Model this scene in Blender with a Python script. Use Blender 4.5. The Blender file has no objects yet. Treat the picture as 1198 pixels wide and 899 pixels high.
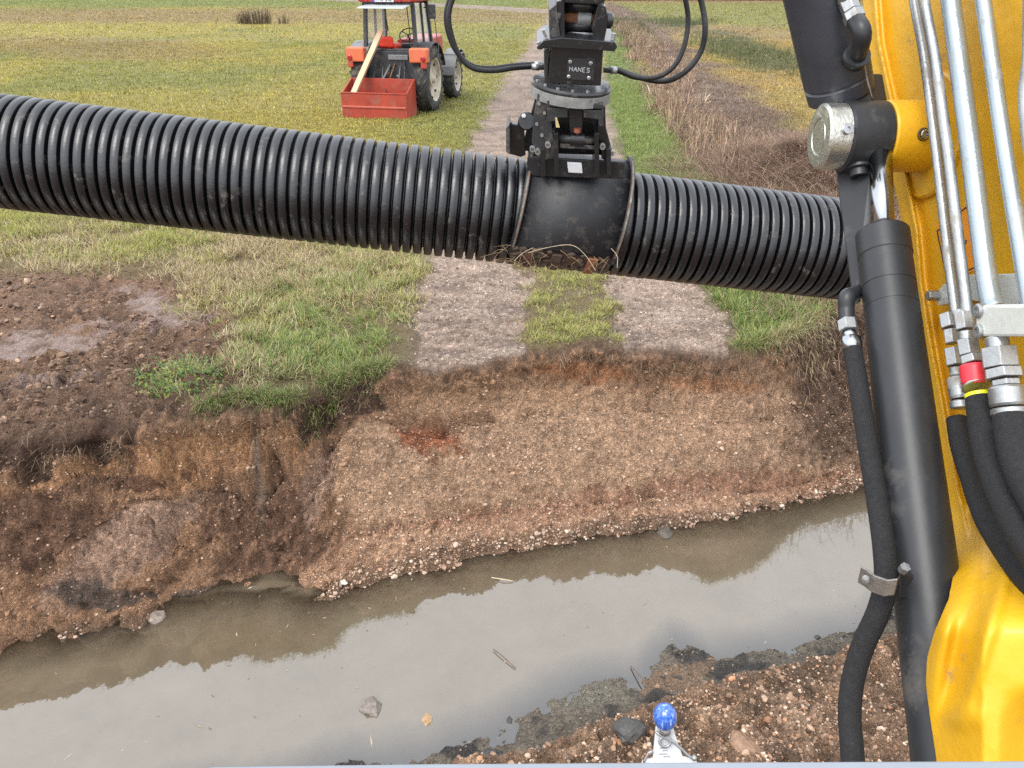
import bpy, math, random
import numpy as np
from mathutils import Vector, Matrix
random.seed(7); RNG = np.random.default_rng(11)
SC = bpy.context.scene; COL = SC.collection
PI = math.pi
# ---------------------------------------------------------------- camera maths (photo is 1198x899, f = 900 px)
CAMH, PITCH, F, CX, CY = 3.0, math.radians(28.5), 900.0, 599.0, 449.5
cP, sP = math.cos(PITCH), math.sin(PITCH)
def W(px, py, Z):
    """world point seen at a photo pixel, Z metres along the camera axis"""
    x = (px-CX)/F*Z; y = (py-CY)/F*Z
    return Vector((x, Z*cP - y*sP, CAMH - Z*sP - y*cP))
def ray(px, py):
    x = (px-CX)/F; y = (py-CY)/F
    return Vector((x, cP - y*sP, -sP - y*cP))
def G(px, py, z=0.0):
    """world point on the level z"""
    r = ray(px, py); t = (CAMH-z)/(-r.z)
    return Vector((r.x*t, r.y*t, z))
def XP(px, py, X):
    """world point on the vertical plane x = X"""
    r = ray(px, py); t = X/r.x
    return Vector((X, r.y*t, CAMH + r.z*t))
def proj(x, y, z):
    dz = z-CAMH
    Z = y*cP - dz*sP; Yc = -(y*sP + dz*cP)
    Z = np.maximum(Z, .05)
    return CX + F*x/Z, CY + F*Yc/Z, Z
# ---------------------------------------------------------------- noise
def _h(ix, iy, iz, s):
    n = (ix*374761393 + iy*668265263 + iz*1274126177 + s*974711) & 0xffffffff
    n = ((n ^ (n >> 13))*1274126177) & 0xffffffff
    return ((n ^ (n >> 16)) & 0xffff)/65535.0
def vn(x, y, z=0.0, s=0):
    x, y, z = np.broadcast_arrays(np.asarray(x, float), np.asarray(y, float), np.asarray(z, float))
    ix = np.floor(x).astype(np.int64); iy = np.floor(y).astype(np.int64); iz = np.floor(z).astype(np.int64)
    fx = x-ix; fy = y-iy; fz = z-iz
    fx = fx*fx*(3-2*fx); fy = fy*fy*(3-2*fy); fz = fz*fz*(3-2*fz)
    r = 0
    for a in (0, 1):
        wa = fx if a else 1-fx
        for b in (0, 1):
            wb = fy if b else 1-fy
            for c in (0, 1):
                wc = fz if c else 1-fz
                r = r + wa*wb*wc*_h(ix+a, iy+b, iz+c, s)
    return r*2-1
def fbm(x, y, z=0.0, s=0, o=3, g=.5):
    r = 0; a = 1; t = 0
    for k in range(o):
        r = r + a*vn(x*2.03**k, y*2.03**k, np.asarray(z)*2.03**k, s+k*17); t += a; a *= g
    return r/t
def sst(a, b, x):
    t = np.clip((x-a)/(b-a), 0, 1); return t*t*(3-2*t)
# ---------------------------------------------------------------- materials
def newmat(name):
    m = bpy.data.materials.new(name); m.use_nodes = True
    nt = m.node_tree; b = nt.nodes['Principled BSDF']
    return m, nt, b
def N(nt, t, **kw):
    n = nt.nodes.new(t)
    for k, v in kw.items():
        if hasattr(n, k): setattr(n, k, v)
        else: n.inputs[k].default_value = v
    return n
def ramp(nt, src, stops):
    r = nt.nodes.new('ShaderNodeValToRGB'); e = r.color_ramp.elements
    e[0].position, e[0].color = stops[0][0], stops[0][1]+(1,)
    e[1].position, e[1].color = stops[-1][0], stops[-1][1]+(1,)
    for p, c in stops[1:-1]:
        q = e.new(p); q.color = c+(1,)
    nt.links.new(src, r.inputs[0]); return r.outputs[0]
def simple(name, col, rough=.5, metal=0.0, var=.15, scale=12, bump=.0, bscale=60, dirt=None, dirtamt=.5, dscale=5, coat=0, spec=.5, stretch=None):
    m, nt, b = newmat(name); L = nt.links
    tc = N(nt, 'ShaderNodeTexCoord')
    src = tc.outputs['Object']
    if stretch:
        mp = N(nt, 'ShaderNodeMapping'); mp.inputs['Scale'].default_value = stretch
        L.new(src, mp.inputs[0]); src = mp.outputs[0]
    n1 = N(nt, 'ShaderNodeTexNoise', Scale=scale, Detail=6, Roughness=.6); L.new(src, n1.inputs[0])
    lo = tuple(c*(1-var) for c in col); hi = tuple(min(1, c*(1+var)) for c in col)
    c = ramp(nt, n1.outputs[0], [(.3, lo), (.7, hi)])
    rr = rough
    b.inputs['Roughness'].default_value = rough
    if dirt:
        n2 = N(nt, 'ShaderNodeTexNoise', Scale=dscale, Detail=9, Roughness=.72); L.new(src, n2.inputs[0])
        mask = ramp(nt, n2.outputs[0], [(.62-dirtamt*.3, (0, 0, 0)), (.72-dirtamt*.2, (1, 1, 1))])
        mx = N(nt, 'ShaderNodeMix', data_type='RGBA'); L.new(mask, mx.inputs[0]); L.new(c, mx.inputs[6]); mx.inputs[7].default_value = dirt+(1,)
        c = mx.outputs[2]
        mr = N(nt, 'ShaderNodeMapRange'); L.new(mask, mr.inputs[0]); mr.inputs[3].default_value = rough; mr.inputs[4].default_value = min(1, rough+.35)
        L.new(mr.outputs[0], b.inputs['Roughness'])
        if metal:
            mm = N(nt, 'ShaderNodeMapRange'); L.new(mask, mm.inputs[0]); mm.inputs[3].default_value = metal; mm.inputs[4].default_value = 0
            L.new(mm.outputs[0], b.inputs['Metallic'])
    else:
        n3 = N(nt, 'ShaderNodeTexNoise', Scale=scale*2.3, Detail=5); L.new(src, n3.inputs[0])
        mr = N(nt, 'ShaderNodeMapRange'); L.new(n3.outputs[0], mr.inputs[0]); mr.inputs[1].default_value = .3; mr.inputs[2].default_value = .7
        mr.inputs[3].default_value = rough*.8; mr.inputs[4].default_value = min(1, rough*1.25); L.new(mr.outputs[0], b.inputs['Roughness'])
    if not (dirt and metal): b.inputs['Metallic'].default_value = metal
    L.new(c, b.inputs['Base Color'])
    b.inputs['Specular IOR Level'].default_value = spec
    if coat: b.inputs['Coat Weight'].default_value = coat; b.inputs['Coat Roughness'].default_value = .12
    if bump:
        n4 = N(nt, 'ShaderNodeTexNoise', Scale=bscale, Detail=5); L.new(src, n4.inputs[0])
        bp = N(nt, 'ShaderNodeBump', Strength=bump, Distance=.004); L.new(n4.outputs[0], bp.inputs['Height']); L.new(bp.outputs[0], b.inputs['Normal'])
    return m
def attrmat(name, rough=.85, bump=1.0, bscale=90, bdist=.012, mott=.35, transl=0, mscale=35, crumb=0):
    """ground / blades: colour from the mesh's own colour attribute, broken up by procedural noise"""
    m, nt, b = newmat(name); L = nt.links
    at = N(nt, 'ShaderNodeAttribute', attribute_name='Col')
    tc = N(nt, 'ShaderNodeTexCoord')
    c = at.outputs['Color']
    if mott:
        n = N(nt, 'ShaderNodeTexNoise', Scale=mscale, Detail=10, Roughness=.75); L.new(tc.outputs['Object'], n.inputs[0])
        mr = N(nt, 'ShaderNodeMapRange'); L.new(n.outputs[0], mr.inputs[0]); mr.inputs[1].default_value = .3; mr.inputs[2].default_value = .7
        mr.inputs[3].default_value = 1-mott; mr.inputs[4].default_value = 1+mott
        v = N(nt, 'ShaderNodeVectorMath', operation='SCALE'); L.new(c, v.inputs[0]); L.new(mr.outputs[0], v.inputs['Scale']); c = v.outputs[0]
    for cs_, amt in (((75, .42), (170, .5)) if crumb else ()):        # single crumbs and pebbles have colours of their own
        nd = N(nt, 'ShaderNodeTexNoise', Scale=cs_*.8, Detail=3); L.new(tc.outputs['Object'], nd.inputs[0])
        ad = N(nt, 'ShaderNodeMix', data_type='VECTOR'); ad.inputs[0].default_value = .03; L.new(tc.outputs['Object'], ad.inputs[4]); L.new(nd.outputs[1], ad.inputs[5])
        vo2 = N(nt, 'ShaderNodeTexVoronoi', Scale=cs_); L.new(ad.outputs[1], vo2.inputs[0])
        sx = N(nt, 'ShaderNodeSeparateColor'); L.new(vo2.outputs['Color'], sx.inputs[0])
        r2 = ramp(nt, sx.outputs[0], [(0, (1-amt*.62,)*3), (.45, (1-amt*.12,)*3), (.8, (1+amt*.3,)*3), (.93, (1+amt*.55, 1+amt*.5, 1+amt*.45)), (1, (1+amt*1.3, 1+amt*1.15, 1+amt*1.0))])
        v2 = N(nt, 'ShaderNodeVectorMath', operation='MULTIPLY'); L.new(c, v2.inputs[0]); L.new(r2, v2.inputs[1]); c = v2.outputs[0]
    L.new(c, b.inputs['Base Color'])
    wt = N(nt, 'ShaderNodeAttribute', attribute_name='Wet')
    mr2 = N(nt, 'ShaderNodeMapRange'); L.new(wt.outputs['Fac'], mr2.inputs[0]); mr2.inputs[3].default_value = rough; mr2.inputs[4].default_value = .22
    L.new(mr2.outputs[0], b.inputs['Roughness'])
    b.inputs['Specular IOR Level'].default_value = .35
    if bump:
        h = []
        for sc_, w_ in ((bscale, 1.0), (bscale*.3, 2.2)):
            n = N(nt, 'ShaderNodeTexNoise', Scale=sc_, Detail=8, Roughness=.7); L.new(tc.outputs['Object'], n.inputs[0])
            k = N(nt, 'ShaderNodeMath', operation='MULTIPLY'); L.new(n.outputs[0], k.inputs[0]); k.inputs[1].default_value = w_; h.append(k.outputs[0])
        vo = N(nt, 'ShaderNodeTexVoronoi', Scale=bscale*.6); L.new(tc.outputs['Object'], vo.inputs[0])
        k = N(nt, 'ShaderNodeMath', operation='MULTIPLY'); L.new(vo.outputs[0], k.inputs[0]); k.inputs[1].default_value = -.8; h.append(k.outputs[0])
        s = N(nt, 'ShaderNodeMath', operation='ADD'); L.new(h[0], s.inputs[0]); L.new(h[1], s.inputs[1])
        s2 = N(nt, 'ShaderNodeMath', operation='ADD'); L.new(s.outputs[0], s2.inputs[0]); L.new(h[2], s2.inputs[1])
        bp = N(nt, 'ShaderNodeBump', Strength=bump, Distance=bdist); L.new(s2.outputs[0], bp.inputs['Height'])
        L.new(bp.outputs[0], b.inputs['Normal'])
    if transl:
        tr = N(nt, 'ShaderNodeBsdfTranslucent'); L.new(c, tr.inputs[0])
        mx = N(nt, 'ShaderNodeMixShader'); mx.inputs[0].default_value = transl
        L.new(b.outputs[0], mx.inputs[1]); L.new(tr.outputs[0], mx.inputs[2])
        L.new(mx.outputs[0], nt.nodes['Material Output'].inputs[0])
    return m
# ---------------------------------------------------------------- mesh building
class MB:
    def __init__(s): s.v = []; s.f = []; s.sm = []
    def add(s, vs, fs, smooth=False):
        o = len(s.v); s.v += [tuple(v) for v in vs]; s.f += [tuple(i+o for i in f) for f in fs]; s.sm += [smooth]*len(fs); return s
    def box(s, c, size, M=None):
        x, y, z = [a/2 for a in size]; c = Vector(c)
        vs = [Vector((a*x, b*y, d*z))+c for a in (-1, 1) for b in (-1, 1) for d in (-1, 1)]
        if M is not None: vs = [M @ v for v in vs]
        return s.add(vs, [(0, 1, 3, 2), (4, 6, 7, 5), (0, 4, 5, 1), (2, 3, 7, 6), (0, 2, 6, 4), (1, 5, 7, 3)])
    def prism(s, poly, ext):
        """poly: list of Vectors; ext: Vector (or a list of back points)"""
        n = len(poly); back = [Vector(p)+ext for p in poly] if isinstance(ext, Vector) else ext
        vs = [Vector(p) for p in poly]+back
        fs = [tuple(range(n)), tuple(reversed(range(n, 2*n)))]+[(i, i+n, (i+1) % n+n, (i+1) % n) for i in range(n)]
        return s.add(vs, fs)
    def tube(s, pts, rad, seg=16, caps=True, smooth=True, steps=0, flat=1.0):
        pts = [Vector(p) for p in pts]
        if not hasattr(rad, '__len__'): rad = [rad]*len(pts)
        rad = list(rad)
        if steps: pts, rad = spline(pts, rad, steps)
        n = len(pts); T = []
        for i in range(n):
            d = pts[min(i+1, n-1)]-pts[max(i-1, 0)]
            if d.length < 1e-9: d = pts[min(i+2, n-1)]-pts[max(i-2, 0)]
            T.append(d.normalized())
        up = Vector((0, 0, 1)) if abs(T[0].z) < .9 else Vector((1, 0, 0))
        u = T[0].cross(up).normalized(); vs = []
        for i in range(n):
            u = (u - T[i]*u.dot(T[i])).normalized(); w = T[i].cross(u)
            for k in range(seg):
                a = 2*PI*k/seg
                vs.append(pts[i]+(u*math.cos(a)+w*math.sin(a)*flat)*rad[i])
        fs = [(i*seg+k, i*seg+(k+1) % seg, (i+1)*seg+(k+1) % seg, (i+1)*seg+k) for i in range(n-1) for k in range(seg)]
        s.add(vs, fs, smooth)
        if caps:
            o = len(s.v)-len(vs)
            s.f += [tuple(o+k for k in reversed(range(seg))), tuple(o+(n-1)*seg+k for k in range(seg))]; s.sm += [False, False]
        return s
    def cyl(s, a, b, r, r2=None, seg=24):
        return s.tube([a, b], [r, r if r2 is None else r2], seg)
    def lathe(s, o, ax, prof, seg=32, smooth=False):
        """prof: (t along ax, radius) pairs; corners kept hard by doubling"""
        o = Vector(o); ax = Vector(ax).normalized()
        up = Vector((0, 0, 1)) if abs(ax.z) < .9 else Vector((1, 0, 0))
        u = ax.cross(up).normalized(); w = ax.cross(u)
        ring = lambda t, r: [o+ax*t+(u*math.cos(2*PI*k/seg)+w*math.sin(2*PI*k/seg))*max(r, 1e-4) for k in range(seg)]
        if smooth:
            vs = []
            for t, r in prof: vs += ring(t, r)
            s.add(vs, [(i*seg+k, i*seg+(k+1) % seg, (i+1)*seg+(k+1) % seg, (i+1)*seg+k) for i in range(len(prof)-1) for k in range(seg)], True)
        else:
            for (t0, r0), (t1, r1) in zip(prof, prof[1:]):
                s.add(ring(t0, r0)+ring(t1, r1), [(k, (k+1) % seg, seg+(k+1) % seg, seg+k) for k in range(seg)], True)
        return s
    def hexnut(s, a, b, r): return s.tube([a, b], r, 6, smooth=False)
    def sphere(s, c, r, seg=20, rings=12, sc=(1, 1, 1)):
        c = Vector(c); vs = []
        for i in range(rings+1):
            t = PI*i/rings
            for k in range(seg):
                p = 2*PI*k/seg
                vs.append(c+Vector((r*sc[0]*math.sin(t)*math.cos(p), r*sc[1]*math.sin(t)*math.sin(p), r*sc[2]*math.cos(t))))
        return s.add(vs, [(i*seg+k, (i+1)*seg+k, (i+1)*seg+(k+1) % seg, i*seg+(k+1) % seg) for i in range(rings) for k in range(seg)], True)
    def build(s, name, mat, parent=None, bevel=0, bseg=2, fixn=True):
        me = bpy.data.meshes.new(name); me.from_pydata(s.v, [], s.f); me.update()
        me.polygons.foreach_set('use_smooth', s.sm)
        if fixn:
            import bmesh
            bm = bmesh.new(); bm.from_mesh(me); bmesh.ops.recalc_face_normals(bm, faces=bm.faces); bm.to_mesh(me); bm.free()
        me.materials.append(mat)
        o = bpy.data.objects.new(name, me); COL.objects.link(o)
        if parent is not None: o.parent = parent; o.matrix_parent_inverse = world_of(parent).inverted()
        if bevel:
            m = o.modifiers.new('bevel', 'BEVEL'); m.width = bevel; m.segments = bseg; m.limit_method = 'ANGLE'; m.angle_limit = math.radians(40); m.harden_normals = False
        return o
def world_of(o):
    M = o.matrix_basis.copy()
    if o.parent: M = world_of(o.parent) @ o.matrix_parent_inverse @ M
    return M
def spline(pts, rad, steps):
    P, R = [], []
    n = len(pts)
    for i in range(n-1):
        p0, p1, p2, p3 = pts[max(i-1, 0)], pts[i], pts[i+1], pts[min(i+2, n-1)]
        for k in range(steps):
            t = k/steps
            P.append(.5*((2*p1)+(p2-p0)*t+(2*p0-5*p1+4*p2-p3)*t*t+(3*p1-p0-3*p2+p3)*t**3)); R.append(rad[i]*(1-t)+rad[i+1]*t)
    P.append(pts[-1]); R.append(rad[-1]); return P, R
def npmesh(name, v, f, mat, col=None, wet=None, smooth=True, parent=None):
    """v (n,3), f (m,k) arrays"""
    me = bpy.data.meshes.new(name); k = f.shape[1]
    me.vertices.add(len(v)); me.vertices.foreach_set('co', np.ascontiguousarray(v, dtype=np.float32).ravel())
    me.loops.add(f.size); me.loops.foreach_set('vertex_index', np.ascontiguousarray(f, dtype=np.int32).ravel())
    me.polygons.add(len(f)); me.polygons.foreach_set('loop_start', np.arange(0, f.size, k, dtype=np.int32))
    me.polygons.foreach_set('use_smooth', np.full(len(f), smooth, dtype=bool))
    me.update(calc_edges=True)
    if col is not None:
        a = me.color_attributes.new('Col', 'FLOAT_COLOR', 'POINT')
        a.data.foreach_set('color', np.concatenate([np.clip(col, 0, 1), np.ones((len(v), 1))], 1).astype(np.float32).ravel())
    if wet is not None:
        a = me.attributes.new('Wet', 'FLOAT', 'POINT'); a.data.foreach_set('value', wet.astype(np.float32))
    me.materials.append(mat)
    o = bpy.data.objects.new(name, me); COL.objects.link(o)
    if parent is not None: o.parent = parent
    return o
def tag(o, label=None, cat=None, group=None, kind=None):
    if label: o['label'] = label
    if cat: o['category'] = cat
    if group: o['group'] = group
    if kind: o['kind'] = kind
    return o
def thing(name, loc, label, cat, group=None):
    o = bpy.data.objects.new(name, None); COL.objects.link(o); o.location = loc; o.empty_display_size = .1
    return tag(o, label, cat, group)
class Frame:
    """a local frame; px() puts a photo outline on the local plane y = d"""
    def __init__(s, O, ax, ay, az): s.O, s.ax, s.ay, s.az = Vector(O), Vector(ax).normalized(), Vector(ay).normalized(), Vector(az).normalized()
    def at(s, x, y, z): return s.O+s.ax*x+s.ay*y+s.az*z
    def px(s, px, py, d=0.0):
        r = ray(px, py); C = Vector((0, 0, CAMH))
        t = ((s.O+s.ay*d)-C).dot(s.ay)/r.dot(s.ay)
        return C+r*t
    def loc(s, p): q = Vector(p)-s.O; return (q.dot(s.ax), q.dot(s.ay), q.dot(s.az))
    def prism(s, mb, poly, d0, d1): return mb.prism([s.px(a, b, d0) for a, b in poly], s.ay*(d1-d0))
    def box(s, mb, x, y, z):
        P = [s.at(a, b, c) for a in x for b in y for c in z]
        return mb.add(P, [(0, 1, 3, 2), (4, 6, 7, 5), (0, 4, 5, 1), (2, 3, 7, 6), (0, 2, 6, 4), (1, 5, 7, 3)])
    def bar(s, mb, a, b, w, h):
        """square bar between two world points"""
        a, b = Vector(a), Vector(b); t = (b-a).normalized(); u = t.cross(s.ay)
        if u.length < .1: u = t.cross(s.ax)
        u = u.normalized(); n = t.cross(u)
        P = [p+u*i*w/2+n*j*h/2 for p in (a, b) for i in (-1, 1) for j in (-1, 1)]
        return mb.add(P, [(0, 1, 3, 2), (4, 6, 7, 5), (0, 4, 5, 1), (2, 3, 7, 6), (0, 2, 6, 4), (1, 5, 7, 3)])
EXPO = 1.25
# ================================================================ TERRAIN
ZW = -1.35
def curve(pts):
    P = sorted([tuple(G(a, b, c)) for a, b, c in pts])
    return np.array([p[0] for p in P]), np.array([p[1] for p in P]), np.array([p[2] for p in P])
lipX, lipY, lipZ = curve([(-260, 565, -.05), (-60, 522, -.03), (0, 507, -.02), (100, 492, -.02), (200, 479, -.02), (300, 471, -.02), (350, 466, -.02), (400, 442, -.01),
    (470, 426, 0), (560, 416, 0), (640, 404, 0), (700, 400, 0), (800, 402, 0), (870, 406, 0), (930, 392, 0), (990, 362, 0), (1080, 345, 0), (1200, 330, 0)])
farX, farY, _ = curve([(a, b, ZW) for a, b in [(-260, 800), (-60, 775), (0, 762), (42, 748), (116, 736), (172, 727), (200, 706), (270, 694), (326, 684), (373, 700), (402, 687), (450, 672),
    (510, 663), (567, 650), (684, 629), (762, 618), (857, 604), (930, 590), (1000, 570), (1080, 556), (1200, 540)]])
neaX, neaY, _ = curve([(a, b, ZW) for a, b in [(0, 990), (300, 925), (440, 893), (500, 884), (560, 868), (600, 846), (640, 822), (700, 806), (740, 796), (775, 772), (790, 758), (815, 762), (840, 775),
    (880, 770), (940, 752), (1000, 736), (1060, 706), (1200, 660)]])
creX, creY, _ = curve([(a, b, -1.02) for a, b in [(0, 1080), (300, 985), (500, 915), (560, 889), (700, 842), (800, 808), (870, 786), (1000, 750), (1060, 730), (1200, 690)]])
# track edges as functions of distance
def ycurve(pts):
    P = sorted([(G(a, b).y, G(a, b).x) for a, b in pts]); return np.array([p[0] for p in P]), np.array([p[1] for p in P])
tLy, tLx = ycurve([(470, 425), (476, 400), (484, 350), (492, 315), (553, 160), (580, 105), (610, 62), (630, 36), (642, 18)])
tRy, tRx = ycurve([(868, 408), (850, 370), (826, 340), (735, 190), (713, 123), (706, 80), (702, 50), (690, 25), (685, 14)])
mLy, mLx = ycurve([(618, 410), (616, 360), (613, 312), (640, 190), (648, 120), (652, 60), (660, 30)])
mRy, mRx = ycurve([(714, 410), (712, 360), (704, 320), (682, 190), (672, 120), (668, 60), (666, 30)])
def track_mask(X, Y):
    """0..1 wheel-rut mask, 0..1 whole track mask (with the centre strip)"""
    n = fbm(X*1.6, Y*1.6, s=3, o=3)*.28
    l = np.interp(Y, tLy, tLx)+n; r = np.interp(Y, tRy, tRx)+n*.8
    e = .10+Y*.004
    whole = sst(-e, e, X-l)*sst(-e, e, r-X)
    ml = np.interp(Y, mLy, mLx)+fbm(X*4, Y*4, s=9, o=4)*.22; mr = np.interp(Y, mRy, mRx)+fbm(X*4, Y*4, s=12, o=4)*.28
    fade = 1-sst(14, 24, Y)*.6
    mid = sst(-.05, .05, X-ml)*sst(-.05, .05, mr-X)*fade
    far = sst(58, 61, Y+X*-.0)*(1-sst(67, 69, Y))
    yb = 63.5 - (X-3)*1.15                      # the track swings off to the left in the distance
    band = sst(-2.6, -1.6, Y-yb)*sst(-2.6, -1.6, yb+2.4-Y)*(X < 4.2)
    whole = np.where(Y > 60, 0, whole)
    rut = whole*(1-mid)
    return np.maximum(rut, band*.95), np.maximum(whole, band)
def blob(px, py, cx, cy, rx, ry, ang=0, nz=0.0, soft=.5):
    a = math.radians(ang); dx = px-cx; dy = py-cy
    u = (dx*math.cos(a)+dy*math.sin(a))/rx; v = (-dx*math.sin(a)+dy*math.cos(a))/ry
    d = np.sqrt(u*u+v*v)+nz
    return 1-sst(1-soft, 1+soft*.3, d)
# wheel ruts of the tractor pass in the mud on the left
def height(X, Y):
    lx = X + fbm(X*2.1, Y*2.1, s=41)*.10
    lY = np.interp(lx, lipX, lipY)+fbm(X*3.2, Y*.6, s=1, o=4)*.13; lZ = np.interp(lx, lipX, lipZ)
    fY = np.interp(lx, farX, farY)+fbm(X*4, Y*4, s=2, o=4)*.10
    nY = np.interp(X, neaX, neaY)+fbm(X*3.5, Y*1.5, s=4, o=4)*.10
    cY = np.interp(X, creX, creY)+fbm(X*3.5, Y*1., s=5, o=4)*.11
    u = (lY-Y)/np.maximum(lY-fY, .15)
    g1 = np.interp(u, [-.02, 0, .06, .18, .36, .58, .72, .80, 1.0], [0, .01, .07, .25, .50, .74, .89, .925, 1])
    g2 = np.interp(u, [-.04, 0, .06, .20, .30, .55, .78, .86, 1.0], [0, .02, .10, .24, .42, .76, .93, .955, 1])      # the steeper scarp on the left
    wl = sst(-.7, -1.3, X+fbm(X*2, Y*2, s=7)*.3); g = g1*(1-wl)+g2*wl
    zt = lZ*np.exp(-np.clip(Y-lY, 0, None)/1.2)                       # top side
    rutm, whole = track_mask(X, Y)
    zt = zt - .035*rutm*(Y < 40) + .012*(whole-rutm)
    zbank = zt+(ZW-zt)*g
    bed = ZW-.26*(1-np.exp(-np.clip(fY-Y, 0, None)*2.0))
    bed = np.where(Y < nY+.5, np.maximum(bed, ZW-.22*np.clip((Y-nY)/.5, 0, 1)), bed)
    z = np.where(u > 1, bed, zbank)
    # near side: mud flat, then the crest of the dug-out heap
    flat = ZW+.012+.05*np.clip((nY-Y)/.5, 0, 1)+fbm(X*6, Y*6, s=8, o=3)*.012
    z = np.where(Y < nY, flat, z)
    cz = -1.02+.0*X+.32*sst(0, 2.2, cY-Y)+.1*fbm(X*1.1, Y*1.1, s=6)
    k = sst(-.10, .03, cY-Y)
    z = np.where(Y < cY+.12, z*(1-k)+cz*k, z)
    px, py, Z = proj(X, Y, z)
    # ---- relief
    onbank = sst(-.05, .06, u)*(1-sst(.97, 1.06, u))*(Y > nY)
    near = sst(-.03, .10, cY-Y)
    top = (1-sst(-.03, .03, u))
    n1 = fbm(X*3.1, Y*3.1, z*3.1, s=20, o=3); n2 = fbm(X*9, Y*9, z*9, s=21, o=3); n3 = fbm(X*26, Y*26, z*26, s=22, o=3)
    rid = 1-np.abs(fbm(X*7, Y*7, z*7, s=23, o=3))*2.2
    lobe = sst(395, 425, px+18*n2)*sst(440, 480, py)*(1-sst(600, 635, py+(px-500)*.12))*(1-sst(850, 960, px)); calm = 1-.5*lobe+.1*sst(400, 340, px)
    dz = onbank*calm*(n1*.10+n2*.05+n3*.024+(rid-.5)*.02)
    dz += onbank*.15*sst(378, 412, px+22*n1+10*n2)*(1-sst(440, 620, px))*sst(470, 520, py)*(1-sst(640, 690, py))
    w1 = fbm(X*2.2, Y*2.2, z*2, s=24, o=3)
    dz -= onbank*.085*np.exp(-((u-.745-.10*w1)/.022)**2)*sst(340, 430, px)*np.clip(.55+w1*1.6, 0, 1)
    dz -= onbank*.095*np.exp(-((u-.28-.16*w1)/.024)**2)*np.clip(.25+2.2*n1, 0, 1)
    dz -= onbank*.08*np.exp(-((u-.5-.3*n1)/.02)**2)*sst(430, 330, px)*np.clip(.35+2*w1, 0, 1)
    ed = blob(px, py, 520, 520, 140, 110, 0)
    dz += onbank*(.10*blob(px, py, 640, 560, 300, 90, -4, n1*.2)-.15*blob(px, py, 318, 600, 62, 80, 8, n1*.3, .6)-.08*blob(px, py, 240, 560, 90, 60, 0, n1*.3)
        - .14*blob(px, py, 498, 514, 46, 20, 6, n2*.4)+.05*blob(px, py, 405, 570, 16, 70, 5, n2*.2)+.10*blob(px, py, 140, 640, 120, 34, -33, n1*.25)
        + .09*blob(px, py, 302, 560, 9, 80, -5, n2*.2)-.12*blob(px, py, 330, 690, 60, 16, 0, n1*.2)-.07*blob(px, py, 800, 480, 120, 12, 4, n1*.3)
        + .05*np.clip(np.sin((px-300)/14.0)*blob(px, py, 330, 580, 90, 90), -1, 1)*.4)
    mud = np.clip(blob(px, py, 90, 400, 300, 100, 0, n1*.2)+sst(330, 260, px)*sst(430, 460, py), 0, 1)*top
    tr = fbm(X*5+Y*2.5, Y*11-X*3, s=31, o=4)
    dz += mud*(1-.8*np.clip(blob(px, py, 50, 402, 110, 18, -8, n1*.8, .25)+blob(px, py, 185, 358, 44, 17, 15, n1*.8, .25), 0, 1))*((rid-.5)*.06+n2*.075+n3*.03+np.abs(tr)*.07-.02)
    trk = rutm*(Y < 14)*1.7
    dz += trk*top*(fbm(X*7, Y*22, s=33, o=3)*.016+n3*.008)
    gr = (1-rutm)*top*(1-mud)*(Y < 16)
    dz += gr*(n1*.03+n2*.03)
    dz += top*(Y >= 10)*fbm(X*.35, Y*.35, s=35, o=3)*.06*(1-rutm*.6)
    cl = 1-np.abs(fbm(X*8, Y*8, z*8, s=51, o=3))*2.4
    dz += near*(n1*.06+n2*.095+n3*.06+(cl-.5)*.06)
    dz += near*.09*(blob(px, py, 735, 855, 30, 18, -12)+blob(px, py, 870, 860, 42, 14, 20))
    # heap of pulled-out brush and soil on the right
    hx = np.exp(-(((X-3.75)/.95)**2+((Y-8.35)/1.0)**2))*.7+np.exp(-(((X-4.5-.25*(Y-12))/1.1)**2+((Y-12.3)/1.5)**2))*1.2; dz += hx*.45*(.8+.5*n1+.25*n2)*(top)
    flatm = (Y < nY)*(1-near)
    dz += flatm*(n2*.04+n3*.028+n1*.02)
    return z+dz, u, px, py, dict(onbank=onbank, near=near, top=top, mud=mud, rut=rutm, whole=whole, n1=n1, n2=n2, n3=n3, flat=flatm, hx=hx, depth=np.clip(-z+ZW, 0, 1), nY=nY, cY=cY, z=z+dz, dy=-onbank*calm*(.07*np.exp(-((u-.05)/.05)**2)+n2*.055+n3*.034+w1*.03+(rid-.5)*.03))
def C(*a): return np.array(a, float)
def mixc(c, d, m): return c*(1-m[:, None])+d*m[:, None]
FIELD = dict(yel=C(.330, .275, .062), grn=C(.190, .205, .052), brn=C(.270, .190, .085), org=C(.350, .240, .075), dgr=C(.070, .085, .035), pnk=C(.185, .125, .090), vrg=C(.165, .205, .052))
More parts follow.
